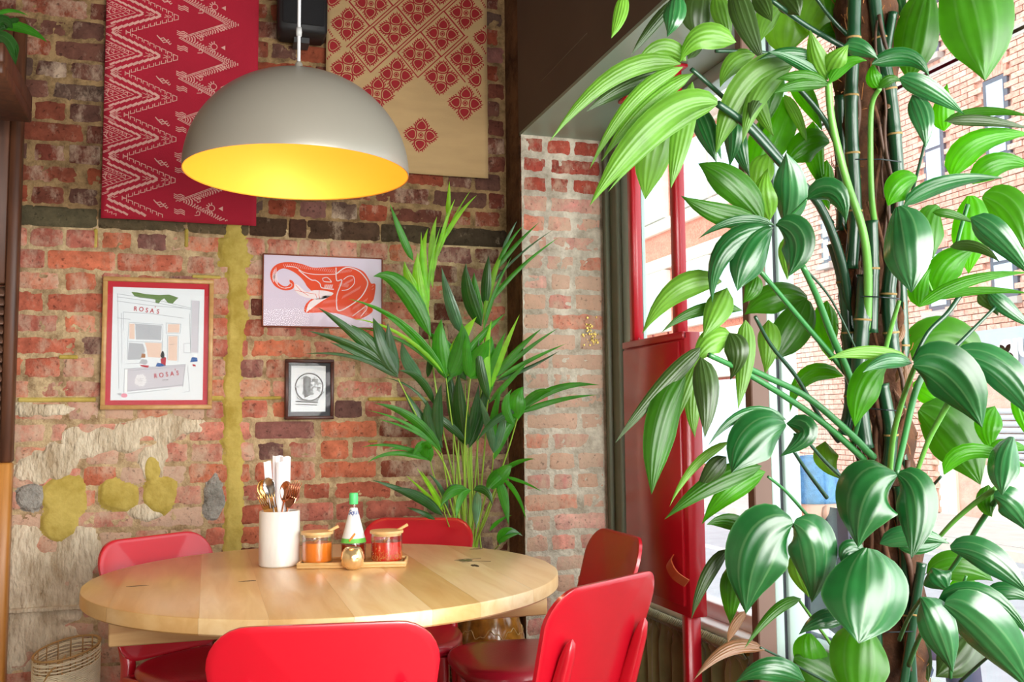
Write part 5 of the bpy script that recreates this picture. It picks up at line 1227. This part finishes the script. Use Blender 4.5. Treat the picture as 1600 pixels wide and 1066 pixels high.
LV = [
# bx,by, cx,cy, tx,ty, wpx, kind, Z, roll
# --- far layer
(1225,150,1208,205,1172,275,60,'b',1.86,.2),(1225,148,1248,180,1262,228,16,'l',1.84,0),(1150,190,1148,230,1172,277,26,'w',1.8,.3),
(1296,222,1255,200,1228,258,46,'b',1.84,.3),(1245,8,1200,22,1228,92,70,'l',1.86,.2),(1225,5,1192,22,1188,66,34,'l',1.85,0),
(1300,-10,1270,10,1262,50,60,'l',1.86,0),(1270,190,1262,240,1290,300,30,'b',1.88,0),(1292,250,1285,290,1296,330,26,'b',1.88,0),
(1262,466,1200,438,1163,492,46,'m',1.82,.2),(1262,468,1245,512,1212,562,56,'m',1.80,0),(1200,500,1207,535,1195,585,32,'l',1.74,0),
(1292,470,1286,520,1300,566,36,'b',1.86,0),(1318,588,1245,560,1234,645,26,'b',1.84,0),(1290,690,1286,722,1312,748,34,'l',1.8,0),
(1430,566,1455,465,1545,572,78,'m',1.80,.1),(1425,600,1462,600,1500,662,40,'b',1.80,0),(1436,640,1500,655,1532,758,78,'m',1.76,.1),
(1555,635,1532,670,1552,706,36,'b',1.68,0),(1450,900,1500,850,1552,908,46,'m',1.72,0),(1485,925,1512,902,1538,932,24,'b',1.7,0),
(1520,985,1515,1025,1462,1058,56,'d',1.7,0),(1515,305,1522,350,1513,428,52,'b',1.76,0),(1468,322,1442,345,1458,404,42,'m',1.74,0),
(1455,470,1436,440,1428,400,30,'b',1.74,0),(1246,858,1250,900,1264,934,34,'l',1.7,0),(1265,990,1262,1030,1282,1070,48,'b',1.75,0),
(1240,1030,1290,1040,1330,1080,60,'m',1.74,0),(1400,985,1440,1010,1450,1070,40,'d',1.75,0),(1560,1000,1590,1030,1600,1075,40,'m',1.6,0),
(1450,-20,1422,60,1420,128,64,'m',1.72,.1),(1475,205,1468,170,1480,130,30,'b',1.72,0),
(1100,-14,1098,20,1092,60,60,'d',1.72,0),(1120,-12,1128,25,1142,66,28,'l',1.68,0),(1148,-24,1160,35,1194,98,34,'d',1.64,0),
(1180,-12,1192,5,1206,34,26,'d',1.66,0),(1215,-20,1235,0,1250,25,40,'d',1.7,0),(1340,-30,1310,-10,1300,30,50,'m',1.8,0),(1390,-30,1395,10,1415,40,30,'t',1.78,0),
(1200,240,1180,270,1186,330,36,'l',1.82,0),(1135,150,1150,200,1140,260,34,'t',1.78,0),(1345,60,1300,30,1275,60,26,'m',1.8,0),
(1160,100,1175,160,1210,215,30,'l',1.8,0),(1215,105,1200,150,1188,210,34,'m',1.83,0),(1235,120,1262,150,1285,205,28,'b',1.84,0),
# --- upper left fans
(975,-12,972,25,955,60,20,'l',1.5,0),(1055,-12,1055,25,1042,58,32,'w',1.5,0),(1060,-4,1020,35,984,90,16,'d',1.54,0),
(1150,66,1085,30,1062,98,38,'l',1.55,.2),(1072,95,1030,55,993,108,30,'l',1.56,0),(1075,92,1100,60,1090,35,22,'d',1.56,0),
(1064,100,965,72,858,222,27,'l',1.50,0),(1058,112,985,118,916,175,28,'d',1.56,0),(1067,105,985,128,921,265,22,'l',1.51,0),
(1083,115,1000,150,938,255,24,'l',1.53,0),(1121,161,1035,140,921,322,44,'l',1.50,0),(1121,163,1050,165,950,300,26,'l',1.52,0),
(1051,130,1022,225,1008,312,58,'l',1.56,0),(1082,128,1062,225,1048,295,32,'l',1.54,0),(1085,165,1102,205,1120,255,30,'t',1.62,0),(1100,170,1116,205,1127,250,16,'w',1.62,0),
(1180,86,1140,86,1125,137,28,'l',1.64,0),(1238,102,1160,98,1118,242,48,'l',1.60,0),(1238,104,1180,120,1160,225,34,'l',1.61,0),(1215,130,1178,140,1172,188,24,'d',1.60,0),
# --- cluster at 1294,128
(1290,94,1227,66,1183,95,18,'t',1.56,.2),(1293,128,1240,90,1200,80,16,'t',1.56,0),(1293,125,1270,90,1266,46,28,'l',1.56,0),(1295,122,1305,92,1326,70,34,'l',1.56,0),
(1293,130,1250,112,1212,124,20,'m',1.55,0),(1293,133,1245,125,1208,146,18,'m',1.55,0),(1296,130,1320,88,1355,95,20,'b',1.55,0),(1318,72,1345,72,1372,92,26,'w',1.56,0),
(1362,100,1430,70,1452,120,26,'t',1.55,.2),(1374,138,1360,118,1366,98,22,'b',1.58,0),(1374,138,1395,118,1408,128,16,'m',1.58,0),
# --- middle left
(1190,342,1150,268,1091,256,50,'m',1.58,.1),(1186,344,1120,342,1064,306,32,'m',1.56,.1),(1202,345,1180,305,1200,262,38,'l',1.60,0),(1226,350,1246,300,1228,238,48,'w',1.60,.2),
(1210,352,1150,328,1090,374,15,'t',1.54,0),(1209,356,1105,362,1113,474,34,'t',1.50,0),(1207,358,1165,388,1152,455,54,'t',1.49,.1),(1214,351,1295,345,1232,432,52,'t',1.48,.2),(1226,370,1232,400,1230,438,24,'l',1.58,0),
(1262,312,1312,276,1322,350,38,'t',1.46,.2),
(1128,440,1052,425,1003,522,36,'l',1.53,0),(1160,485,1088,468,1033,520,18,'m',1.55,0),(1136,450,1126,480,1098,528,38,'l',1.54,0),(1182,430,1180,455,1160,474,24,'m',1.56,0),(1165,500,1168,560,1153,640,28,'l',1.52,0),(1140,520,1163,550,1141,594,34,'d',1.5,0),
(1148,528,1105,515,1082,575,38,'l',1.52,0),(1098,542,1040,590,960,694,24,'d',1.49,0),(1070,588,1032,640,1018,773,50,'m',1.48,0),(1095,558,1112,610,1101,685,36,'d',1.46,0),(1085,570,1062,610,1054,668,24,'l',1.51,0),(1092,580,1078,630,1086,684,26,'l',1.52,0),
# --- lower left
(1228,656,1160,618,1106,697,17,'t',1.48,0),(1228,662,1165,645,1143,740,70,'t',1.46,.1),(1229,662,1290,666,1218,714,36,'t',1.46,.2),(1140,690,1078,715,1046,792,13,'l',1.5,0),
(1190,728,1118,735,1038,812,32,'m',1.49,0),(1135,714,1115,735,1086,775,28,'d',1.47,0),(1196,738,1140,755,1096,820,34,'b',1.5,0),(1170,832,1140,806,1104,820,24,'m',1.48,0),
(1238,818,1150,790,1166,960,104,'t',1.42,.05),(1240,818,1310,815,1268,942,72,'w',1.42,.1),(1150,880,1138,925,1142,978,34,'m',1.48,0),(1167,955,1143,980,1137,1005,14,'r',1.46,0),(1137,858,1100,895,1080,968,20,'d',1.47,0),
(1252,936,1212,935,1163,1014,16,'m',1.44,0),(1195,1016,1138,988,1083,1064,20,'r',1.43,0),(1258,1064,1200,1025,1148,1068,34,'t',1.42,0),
# --- right side
(1490,-75,1545,10,1539,127,112,'m',1.50,.1),(1405,122,1450,134,1508,180,30,'w',1.5,.2),(1425,148,1450,180,1446,232,32,'w',1.52,0),(1475,190,1540,163,1612,183,14,'m',1.52,0),(1480,190,1540,182,1612,202,16,'d',1.5,0),
(1487,278,1505,205,1615,210,40,'b',1.54,0),(1520,288,1555,238,1615,262,36,'b',1.54,0),(1412,322,1470,276,1570,278,26,'t',1.5,.2),(1434,278,1398,272,1387,322,42,'b',1.52,0),(1535,308,1592,300,1602,390,58,'m',1.52,.1),
(1402,322,1416,375,1424,458,70,'w',1.44,.1),(1457,332,1490,330,1524,350,13,'m',1.5,0),(1516,340,1560,362,1615,436,40,'w',1.46,.2),(1462,468,1464,395,1524,390,46,'b',1.56,0),(1484,386,1530,376,1562,410,16,'d',1.54,0),
(1436,480,1500,425,1612,426,18,'b',1.5,0),(1462,468,1530,445,1615,460,12,'m',1.5,0),(1436,480,1428,440,1455,420,28,'b',1.55,0),(1545,455,1570,478,1615,514,24,'w',1.5,0),(1528,455,1545,468,1560,494,26,'d',1.52,0),
(1422,562,1350,540,1293,561,20,'l',1.46,0),(1425,568,1385,552,1348,582,22,'t',1.45,.2),(1388,568,1342,585,1336,668,46,'b',1.52,0),(1428,572,1498,528,1535,668,88,'t',1.44,.1),(1490,556,1580,550,1622,665,52,'w',1.46,.2),
(1475,742,1500,672,1615,736,24,'b',1.48,0),(1582,682,1552,720,1566,775,44,'w',1.45,.1),(1552,775,1592,770,1608,834,44,'w',1.45,.1),(1545,758,1533,788,1550,808,28,'m',1.5,0),
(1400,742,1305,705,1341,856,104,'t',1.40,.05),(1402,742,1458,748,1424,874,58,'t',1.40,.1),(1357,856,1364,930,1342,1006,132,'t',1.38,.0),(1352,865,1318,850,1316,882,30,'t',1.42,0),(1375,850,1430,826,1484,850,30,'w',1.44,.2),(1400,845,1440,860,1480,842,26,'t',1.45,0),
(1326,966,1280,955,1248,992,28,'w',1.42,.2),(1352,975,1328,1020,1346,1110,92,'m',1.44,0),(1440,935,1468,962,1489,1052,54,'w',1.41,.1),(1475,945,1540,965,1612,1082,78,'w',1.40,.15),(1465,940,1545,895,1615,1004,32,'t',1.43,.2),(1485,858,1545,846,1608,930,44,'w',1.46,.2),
(1455,888,1462,905,1482,924,44,'t',1.5,0),(1540,930,1580,912,1615,942,26,'t',1.48,0),(1545,700,1580,690,1610,705,20,'b',1.5,0),(1590,610,1600,650,1612,690,26,'b',1.5,0),
]
def lim(px_, Z): 
    u = (px_-800)/FPX; k = .302+.95*u
    return min(Z, 1.43/k) if k > .1 else Z
rl = random.Random(11)
for i, (bx_, by_, cx_, cy_, tx_, ty_, w_, kd, Z, roll) in enumerate(LV):
    Z = lim(max(bx_, tx_, cx_), Z)+rl.uniform(-.004, .004); Zt = Z+rl.uniform(-.05, .01); Zc = Z-.045 if w_ > 30 else Z-.02
    b, c, t = at(bx_, by_, Z=Z), at(cx_, cy_, Z=Zc), at(tx_, ty_, Z=Zt)
    wm = w_*(1.12 if w_ < 80 else 1.02)/FPX*Z
    nb = 12 if w_ > 40 else 8
    blade('leaf', M_lf[kd], ph_, b, c, t, wm, Z, Zt, arch=.16+rl.uniform(0, .12), roll=roll+rl.uniform(-.25, .25), prof='oval' if w_ > 40 else 'lance', pleat=.014 if w_ > 24 else .006, nu=nb, nv=14 if w_ > 40 else 10)
ST = [([(1080,108),(1130,152),(1185,205),(1240,272),(1300,350)],9,'k',1.6,1.72),([(1121,162),(1165,195),(1220,255),(1280,320),(1315,410),(1330,500)],14,'k',1.56,1.7),([(1190,90),(1235,125),(1290,190),(1320,260)],9,'k',1.62,1.74),
([(1118,80),(1190,82),(1262,96),(1330,110)],7,'k',1.62,1.74),([(1205,0),(1260,40),(1330,80)],9,'k',1.66,1.74),([(1270,-10),(1300,30),(1330,60)],7,'k',1.7,1.74),
([(1294,127),(1300,190),(1322,280),(1348,360),(1356,430),(1354,520)],13,'l',1.56,1.66),([(1375,138),(1362,165),(1360,240),(1362,310),(1366,345)],9,'l',1.58,1.66),([(1450,205),(1436,260),(1425,300),(1412,330)],5,'d',1.54,1.6),
([(1254,416),(1275,460),(1298,520),(1322,575),(1345,640)],12,'p',1.54,1.66),([(1188,424),(1225,468),(1262,512),(1300,556),(1335,600)],9,'p',1.5,1.66),([(1180,495),(1205,540),(1245,590),(1280,650),(1310,690)],7,'d',1.54,1.68),
([(1108,555),(1160,580),(1230,622),(1290,664),(1350,718)],10,'p',1.46,1.66),([(1148,566),(1200,590),(1260,620),(1320,670),(1365,715)],11,'p',1.5,1.66),([(1200,745),(1228,768),(1262,806)],5,'p',1.46,1.5),
([(1240,705),(1262,738),(1292,778)],6,'d',1.5,1.56),([(1262,690),(1290,722),(1320,750)],6,'d',1.5,1.6),([(1238,820),(1265,850),(1300,880),(1345,960)],7,'p',1.44,1.62),([(1240,850),(1270,895),(1305,935),(1350,975)],7,'p',1.44,1.64),([(1250,940),(1275,975),(1300,1010),(1330,1062)],5,'l',1.45,1.6),
([(1188,1012),(1225,1030),(1262,1050),(1310,1075)],4,'d',1.43,1.6),([(1432,740),(1450,690),(1468,655),(1482,630)],8,'l',1.52,1.46),([(1400,742),(1412,690),(1428,620),(1440,590)],10,'p',1.42,1.55),([(1462,846),(1490,815),(1525,785),(1556,764)],8,'l',1.56,1.46),
([(1468,915),(1500,870),(1530,820),(1558,780)],8,'p',1.6,1.47),([(1555,480),(1525,510),(1495,540),(1465,568)],6,'d',1.5,1.48),([(1428,562),(1450,520),(1480,490),(1500,462)],7,'d',1.48,1.5),([(1486,450),(1488,420),(1498,370),(1512,320)],6,'p',1.55,1.6),
([(1470,745),(1450,770),(1440,800)],5,'d',1.5,1.6),([(1430,572),(1412,620),(1396,680),(1390,740)],9,'l',1.48,1.66),([(1355,575),(1345,640),(1330,700)],8,'p',1.55,1.66),([(1357,862),(1370,900),(1385,940)],7,'p',1.42,1.62),
([(1440,935),(1420,965),(1405,1000)],6,'p',1.44,1.62),([(1475,945),(1440,990),(1420,1040)],7,'p',1.44,1.62),([(1262,310),(1232,340),(1214,352)],5,'p',1.46,1.5),([(1510,900),(1490,960),(1485,1060)],5,'p',1.55,1.6),([(1345,562),(1300,470),(1258,420)],4,'d',1.66,1.6),([(1570,1010),(1540,1030),(1500,1066)],5,'d',1.5,1.6),
([(1402,410),(1420,380),(1462,468)],4,'l',1.6,1.55),([(1405,470),(1385,540),(1375,600)],8,'l',1.6,1.66)]
for P, w_, k, Za, Zb in ST:
    n = len(P); pts = [at(x, y, Z=lim(x, Za+(Zb-Za)*i/(n-1))) for i, (x, y) in enumerate(P)]; pts = spline(pts, 5); r = w_/2/FPX*1.6
    MB().tube(pts, [r*(.8+.35*i/len(pts)) for i in range(len(pts))], 8).build('petiole', {'k': M_petd, 'p': M_pet, 'l': M_petl, 'd': M_petd}[k], ph_, True, centre=True)
# moss pole
pole_px = [(1352,-60),(1352,60),(1350,200),(1356,350),(1362,480),(1372,600),(1382,720),(1392,860),(1398,1000),(1400,1090)]
pts = spline([at(x, y, Z=1.76+(y-533)/2000*.0) for x, y in pole_px], 6); low = pts[-1]
pts += [Vector((low.x, low.y, z)) for z in (.35, .2)]
MB2 = MB(); MB2.tube(pts, [.054+.004*math.sin(i*1.7) for i in range(len(pts))], 16); V = [v+Vector((nz(v.x*1, v.z, 70), nz(v.y, v.z, 70, 3), 0))*.006 for v in MB2.V]
mk('moss_pole', V, MB2.F, M_coir, ph_, True)
mb = MB()
for i in range(500):
    p = rl.choice(pts[:-2]); a = rl.uniform(0, 2*PI); d = Vector((math.cos(a), math.sin(a), 0)); q = p+d*.053+Vector((0, 0, rl.uniform(-.02, .02))); e_ = q+d*rl.uniform(.002, .009)+Vector((rl.uniform(-.012, .012), rl.uniform(-.012, .012), rl.uniform(-.03, .03))); mb.tube([q, (q+e_)/2+d*.003, e_], .0008, 3, False)
tag(mb.build('coir_fibres', mat('coir_fibre', (150, 96, 50), .9), ph_), kind='stuff')
CN = [([(1336,-40),(1334,60),(1330,150),(1332,240),(1336,330),(1330,420)],10,1.68),([(1362,-40),(1374,60),(1390,140),(1398,210),(1403,290),(1398,350)],10,1.70),([(1362,345),(1364,420),(1362,520)],9,1.66),
([(1396,400),(1388,460),(1392,520),(1396,560)],11,1.67),([(1302,380),(1318,440),(1326,520),(1330,620),(1318,680)],10,1.70),([(1352,430),(1348,500),(1342,600),(1352,700)],12,1.66),([(1408,440),(1412,540),(1406,640),(1412,740)],8,1.72),([(1312,150),(1316,260),(1314,360)],8,1.74),([(1405,760),(1412,850),(1418,960),(1425,1080)],9,1.70),([(1372,880),(1366,960),(1372,1080)],11,1.68),([(1440,880),(1428,960),(1410,1080)],7,1.68),([(1378,600),(1392,680),(1386,740)],10,1.68),([(1395,20),(1385,80),(1378,140)],7,1.7)]
for P, r_, Z in CN:
    pts = spline([at(x, y, Z=lim(x, Z)) for x, y in P], 8); r = r_/FPX*Z; n = len(pts); rs = [r*(1+.14*(i % 8 == 0)) for i in range(n)]
    cn = MB().tube(pts, rs, 12).build('cane', M_cane, ph_, True)
    for i in range(8, n-1, 8):
        d = (pts[i+1]-pts[i-1]).normalized(); MB().tube([pts[i]-d*.002, pts[i]+d*.0015], r*1.17, 12).build('node_scar', M_node, cn, True)
for px_, py2, L_ in ((1372, 251, 60), (1375, 465, 50), (1385, 985, 70), (1380, 640, 40), (1300, 895, 30)):
    a, b_ = at(px_-L_*.6, py2-2, Z=1.64), at(px_+L_*.6, py2+2, Z=1.64); MB().tube([a, (a+b_)/2-_F*.012, b_], .0011, 6).build('wire', M_wire, ph_)
for i in range(26):    # dry sheaths
    t = rl.uniform(0, 1); y = 40+t*900; x = 1350+t*40+rl.choice((-28, 30))+rl.uniform(-8, 8); b = at(x, y, Z=1.69); t_ = b+Vector((rl.uniform(-.02, .02), rl.uniform(-.01, .01), rl.uniform(.03, .07))); blade('dry_sheath', M_lf['r'] if i % 3 else M_coir, ph_, b, (b+t_)/2+Vector((.006, -.006, 0)), t_, .014, 1.7, 1.7, nu=4, nv=5, prof='lance')
for i in range(16):      # aerial roots
    t0 = rl.uniform(0, .7); n = 9; xo = rl.choice((-34, -30, -24, -6, 8, 20, 28)); P = []
    for k in range(n):
        t = t0+.3*k/(n-1); P.append(at(1350+t*48+xo+7*math.sin(k*1.3+i)+rl.uniform(-2, 2), -30+t*1100, Z=1.69+.01*math.sin(k+i)))
    MB().tube(spline(P, 3), rl.uniform(.0022, .0052), 7).build('aerial_root', M_root if i % 3 else M_coir, ph_, True)
M_terr = mat('terracotta', (166, 92, 62), .8, bump=.2, bscale=60, var=.1)
lx, ly = low.x, low.y
pot = empty('terracotta_pot', (lx, ly, 0), 'terracotta pot on the floor holding the climbing philodendron', 'pot')
auto(MB().lathe([(.13, .0), (.17, .25), (.185, .255), (.19, .31), (.175, .31), (.165, .26), (.16, .24), (0, .24)], 40, (lx, ly, 0.001)).build('body', M_terr, pot), 40)
MB().lathe([(.16, .245), (.1, .262), (0, .265)], 30, (lx, ly, 0)).build('soil', mat('soil', (60, 44, 34), .95, bump=.8, bscale=90), pot, True)
# ---------------------------------------------------------------- palm
pm = empty('kentia_palm', (1.0, 3.46, 0), 'tall kentia palm with arching fronds in the corner between brick wall and pier', 'plant')
M_pa = [leafmat('palm_dark', (22, 78, 34), (40, 90, 30), .32, .25, .35, veins=.1), leafmat('palm_mid', (52, 146, 34), (66, 150, 34), .36, .4, .25, veins=.1), leafmat('palm_light', (150, 216, 50), (150, 216, 54), .4, .5, .15), leafmat('palm_silver', (150, 184, 166), (90, 140, 100), .25, .25, .5)]  # palm_light: light on the bright fronds is put into its lime colour
M_st = mat('palm_stalk', (160, 200, 70), .4, coat=.15)
BASE = Vector((1.0, 3.46, .47))
def PY(x, y, Y): return at(x, y, Y=Y)
FR = [ # stem px polyline upward, Y at top, leaflets (bx,by,cx,cy,tx,ty,w,mat)
 ([(735,860),(712,760),(690,660),(672,540),(669,474),(674,427),(687,385),(698,332)], 3.42, [(698,335,701,310,702,283,9,2),(690,380,712,335,745,305,9,2),(685,400,705,340,736,297,5,2),(688,385,696,345,711,311,8,2),(676,450,672,370,683,338,12,2),(671,470,652,400,669,356,14,2),(670,490,632,440,632,408,20,2),(668,510,646,440,653,395,22,2),(670,480,658,420,658,362,10,2),(646,408,628,370,609,318,13,1),(674,440,682,380,700,340,8,2),(668,470,672,400,690,350,6,2)]),
 ([(738,860),(742,760),(750,640),(755,524),(758,480),(768,427),(789,385)], 3.40, [(785,390,796,365,808,345,6,3),(778,410,795,375,818,352,7,1),(772,425,800,385,843,347,9,1),(765,450,800,400,866,358,5,0),(760,480,800,420,873,371,9,1),(752,510,722,460,728,411,26,0),(754,500,738,450,741,425,14,1),(757,480,758,430,764,399,18,0),(757,500,765,430,790,385,12,2),(756,515,772,450,800,400,8,1)]),
 ([(732,862),(717,735),(706,660),(697,591)], 3.32, [(698,590,640,490,545,467,12,1),(697,588,630,505,551,498,7,2),(696,590,640,520,556,512,7,1),(673,526,628,415,583,432,30,1),(697,592,680,540,690,498,30,1),(704,590,730,550,722,505,34,1),(700,588,715,530,745,495,22,2),(690,575,650,520,600,492,12,1),(697,600,750,520,790,490,14,1),(735,592,765,560,768,525,30,1),(728,594,708,560,716,520,22,0)]),
 ([(730,862),(700,740),(672,690),(651,650),(622,592)], 3.25, [(621,590,560,520,496,480,17,0),(620,588,560,535,480,517,15,0),(622,590,560,545,476,553,8,0),(622,588,580,530,548,507,22,0),(622,585,600,530,583,497,30,0),(621,586,610,540,606,505,20,0),(622,590,570,550,515,535,14,0)]),
 ([(736,860),(725,740),(715,640),(712,560)], 3.45, [(720,520,700,480,690,418,22,3),(660,592,630,570,628,533,20,3),(668,590,670,560,680,535,12,0),(712,560,690,540,672,520,24,1)]),
 ([(728,862),(705,790),(696,740),(690,708)], 3.30, [(690,706,650,640,585,630,15,1),(690,708,650,655,573,641,7,1),(678,632,660,580,622,579,13,0),(690,700,655,650,628,605,16,0),(692,700,664,660,668,625,22,0),(690,690,672,600,600,590,7,0),(688,690,680,640,690,600,20,0),(690,705,660,670,590,655,8,1)]),
 ([(726,862),(700,800),(680,750),(672,720)], 3.26, [(672,718,620,685,565,699,8,1),(674,720,610,695,573,724,9,1),(673,722,664,680,645,712,20,1),(672,716,640,695,607,703,8,1),(668,716,660,690,675,700,20,1)]),
 ([(724,862),(705,830),(694,800)], 3.24, [(684,799,640,765,580,750,12,0),(692,806,655,765,610,763,16,0),(680,812,660,798,634,793,9,0),(692,800,672,760,651,731,6,2),(696,800,676,760,657,735,7,2),(684,790,660,765,634,743,6,2),(700,795,690,755,668,740,8,3)]),
 ([(738,862),(735,790),(730,730),(728,690)], 3.38, [(729,696,712,640,717,580,26,0),(729,698,700,640,700,560,24,0),(731,695,745,650,748,600,18,0),(728,690,690,650,660,640,14,0),(733,700,760,640,770,560,20,0)]),
 ([(742,862),(755,790),(768,740),(771,708)], 3.30, [(771,708,762,660,749,620,15,3),(771,708,785,665,792,626,15,3),(772,718,790,660,824,640,17,1),(771,700,765,660,785,600,14,1)]),
 ([(742,862),(752,760),(758,690),(762,630),(775,590)], 3.30, [(775,590,820,545,872,513,9,1),(778,592,830,560,885,537,9,1),(772,590,805,545,847,513,11,1),(768,605,785,550,812,491,11,2),(764,620,770,560,790,519,16,1),(764,625,745,570,748,530,16,0),(774,596,830,575,875,548,8,0),(765,615,755,560,768,500,14,2),(764,630,800,590,830,560,10,1)]),
 ([(744,862),(775,760),(795,700),(808,655),(812,640)], 3.22, [(810,655,800,620,818,604,30,1),(812,642,865,592,937,602,13,1),(812,646,870,620,934,617,10,1),(808,650,840,605,862,612,16,1),(805,665,780,635,800,608,16,1),(810,640,770,650,745,690,12,0)]),
 ([(742,862),(760,810),(775,770),(790,735)], 3.24, [(789,735,810,718,836,717,9,1),(790,745,820,752,846,768,6,1),(785,748,812,770,822,813,9,1),(780,750,790,775,795,822,17,1),(788,732,765,745,760,770,20,1),(765,830,780,810,800,805,7,1),(768,765,790,730,800,728,22,1)]),
 ([(736,862),(740,810),(738,768)], 3.18, [(745,768,742,795,744,828,16,3),(736,766,716,772,713,812,13,1),(730,764,700,760,688,794,16,1),(740,766,762,760,770,790,14,0),(725,768,700,745,690,790,8,0)]),
 ([(750,864),(768,862),(780,852)], 3.20, [(780,852,785,815,817,838,14,3),(780,850,782,825,802,827,12,1),(779,848,790,835,815,833,10,1)]),
 ([(730,862),(726,700),(735,592)], 3.30, [(735,591,748,560,765,530,32,1),(735,591,725,560,730,520,18,1)]),
]
for P, Yt, LF in FR:
    n = len(P); b0 = PY(P[0][0], P[0][1], 3.44); pts = [BASE+Vector((rl.uniform(-.04, .03), rl.uniform(-.02, .02), 0))]+[PY(x, y, 3.44+(Yt-3.44)*i/(n-1)) for i, (x, y) in enumerate(P)]
    pts = spline(pts, 5); k = len(pts); st = MB().tube(pts, [.0045*(1-.65*i/k) for i in range(k)], 6).build('stalk', M_st, pm, True)
    for (a, b_, c, d, e_, f, w_, mi_) in LF:
        Yb = min(Yt+rl.uniform(-.01, .01), 3.42); bb_ = PY(a, b_, Yb); cc = PY(c, d, Yb-.03); tt_ = PY(e_, f, Yb-rl.uniform(.0, .07)); wm = w_*.95/FPX*3.5
        blade('leaflet', M_pa[mi_], pm, bb_, cc, tt_, wm, 0, 0, arch=.2, roll=rl.uniform(-.5, .5), prof='lance' if w_ > 10 else 'grass', pleat=0.0, nu=4, nv=9)
for i in range(14):    # plain stalks of the clump
    x0 = rl.uniform(700, 752); x1 = 730+(x0-728)*rl.uniform(.3, 1.4); y1 = rl.uniform(590, 720); pts = spline([BASE+Vector((rl.uniform(-.05, .03), rl.uniform(-.03, .02), 0)), PY(x0+8, 860, 3.43), PY((x0+x1)/2+4, 760, 3.42), PY(x1, y1, 3.40)], 4); k = len(pts)
    MB().tube(pts, [.0036*(1-.6*j/k) for j in range(k)], 6).build('stalk', M_st, pm, True)
gp_ = empty('glazed_pot', (1.0, 3.465, 0), 'round brown glazed ceramic pot under the palm behind the chairs', 'pot')
M_gl = mat('brown_glaze', (176, 116, 44), .12, coat=.8, var=.5, vscale=30)
auto(MB().lathe([(.07, .0), (.085, .02), (.12, .12), (.135, .24), (.130, .36), (.105, .45), (.085, .475), (.09, .49), (.08, .49), (.075, .47), (.09, .44), (0, .43)], 56, (1.0, 3.465, .001)).build('body', M_gl, gp_), 50)
mb = MB()
for k, (z, A, fr) in enumerate(((.17, .012, 9), (.22, .016, 7), (.28, .014, 8), (.33, .016, 6), (.385, .012, 9))):
    P = []
    for i in range(121):
        a = 2*PI*i/120; zz = z+A*math.sin(fr*a+k*1.3)+.006*math.sin(23*a); r = .0008+ (.12+(.135-.12)*(zz-.12)/.12 if zz < .24 else (.135-.005*(zz-.24)/.12 if zz < .36 else .130-.025*(zz-.36)/.09)); P.append((1.0+r*math.cos(a), 3.465+r*math.sin(a), zz))
    mb.tube(P, .0022, 5, False)
mb.build('relief', mat('cream_relief', (206, 164, 100), .2, coat=.6), gp_, True)
# small plant on the corner shelf
sp = empty('shelf_plant', (-.66, 3.2, sfz+.035), 'small dark green plant spilling off the corner shelf at the top left', 'plant')
MB().lathe([(.04, 0), (.055, .09), (.05, .09), (0, .08)], 24, (-.70, 3.22, sfz+.037)).build('pot', M_terr, sp, True)
for (a, b_, c, d, e_, f, w_, kk) in ((-5,40,40,35,74,66,14,1),(-10,60,15,60,24,105,26,0),(-12,50,5,20,20,45,20,0),(-10,70,0,90,15,108,22,0),(-15,30,10,5,45,25,6,1),(0,45,25,30,30,30,10,0),(5,60,22,75,26,90,18,0)):
    blade('leaf', M_pa[kk], sp, at(a, b_, Y=3.26), at(c, d, Y=3.25), at(e_, f, Y=3.24), w_*1.1/FPX*3.2, 0, 0, roll=rl.uniform(-.4, .4), prof='lance', nu=6, nv=8)
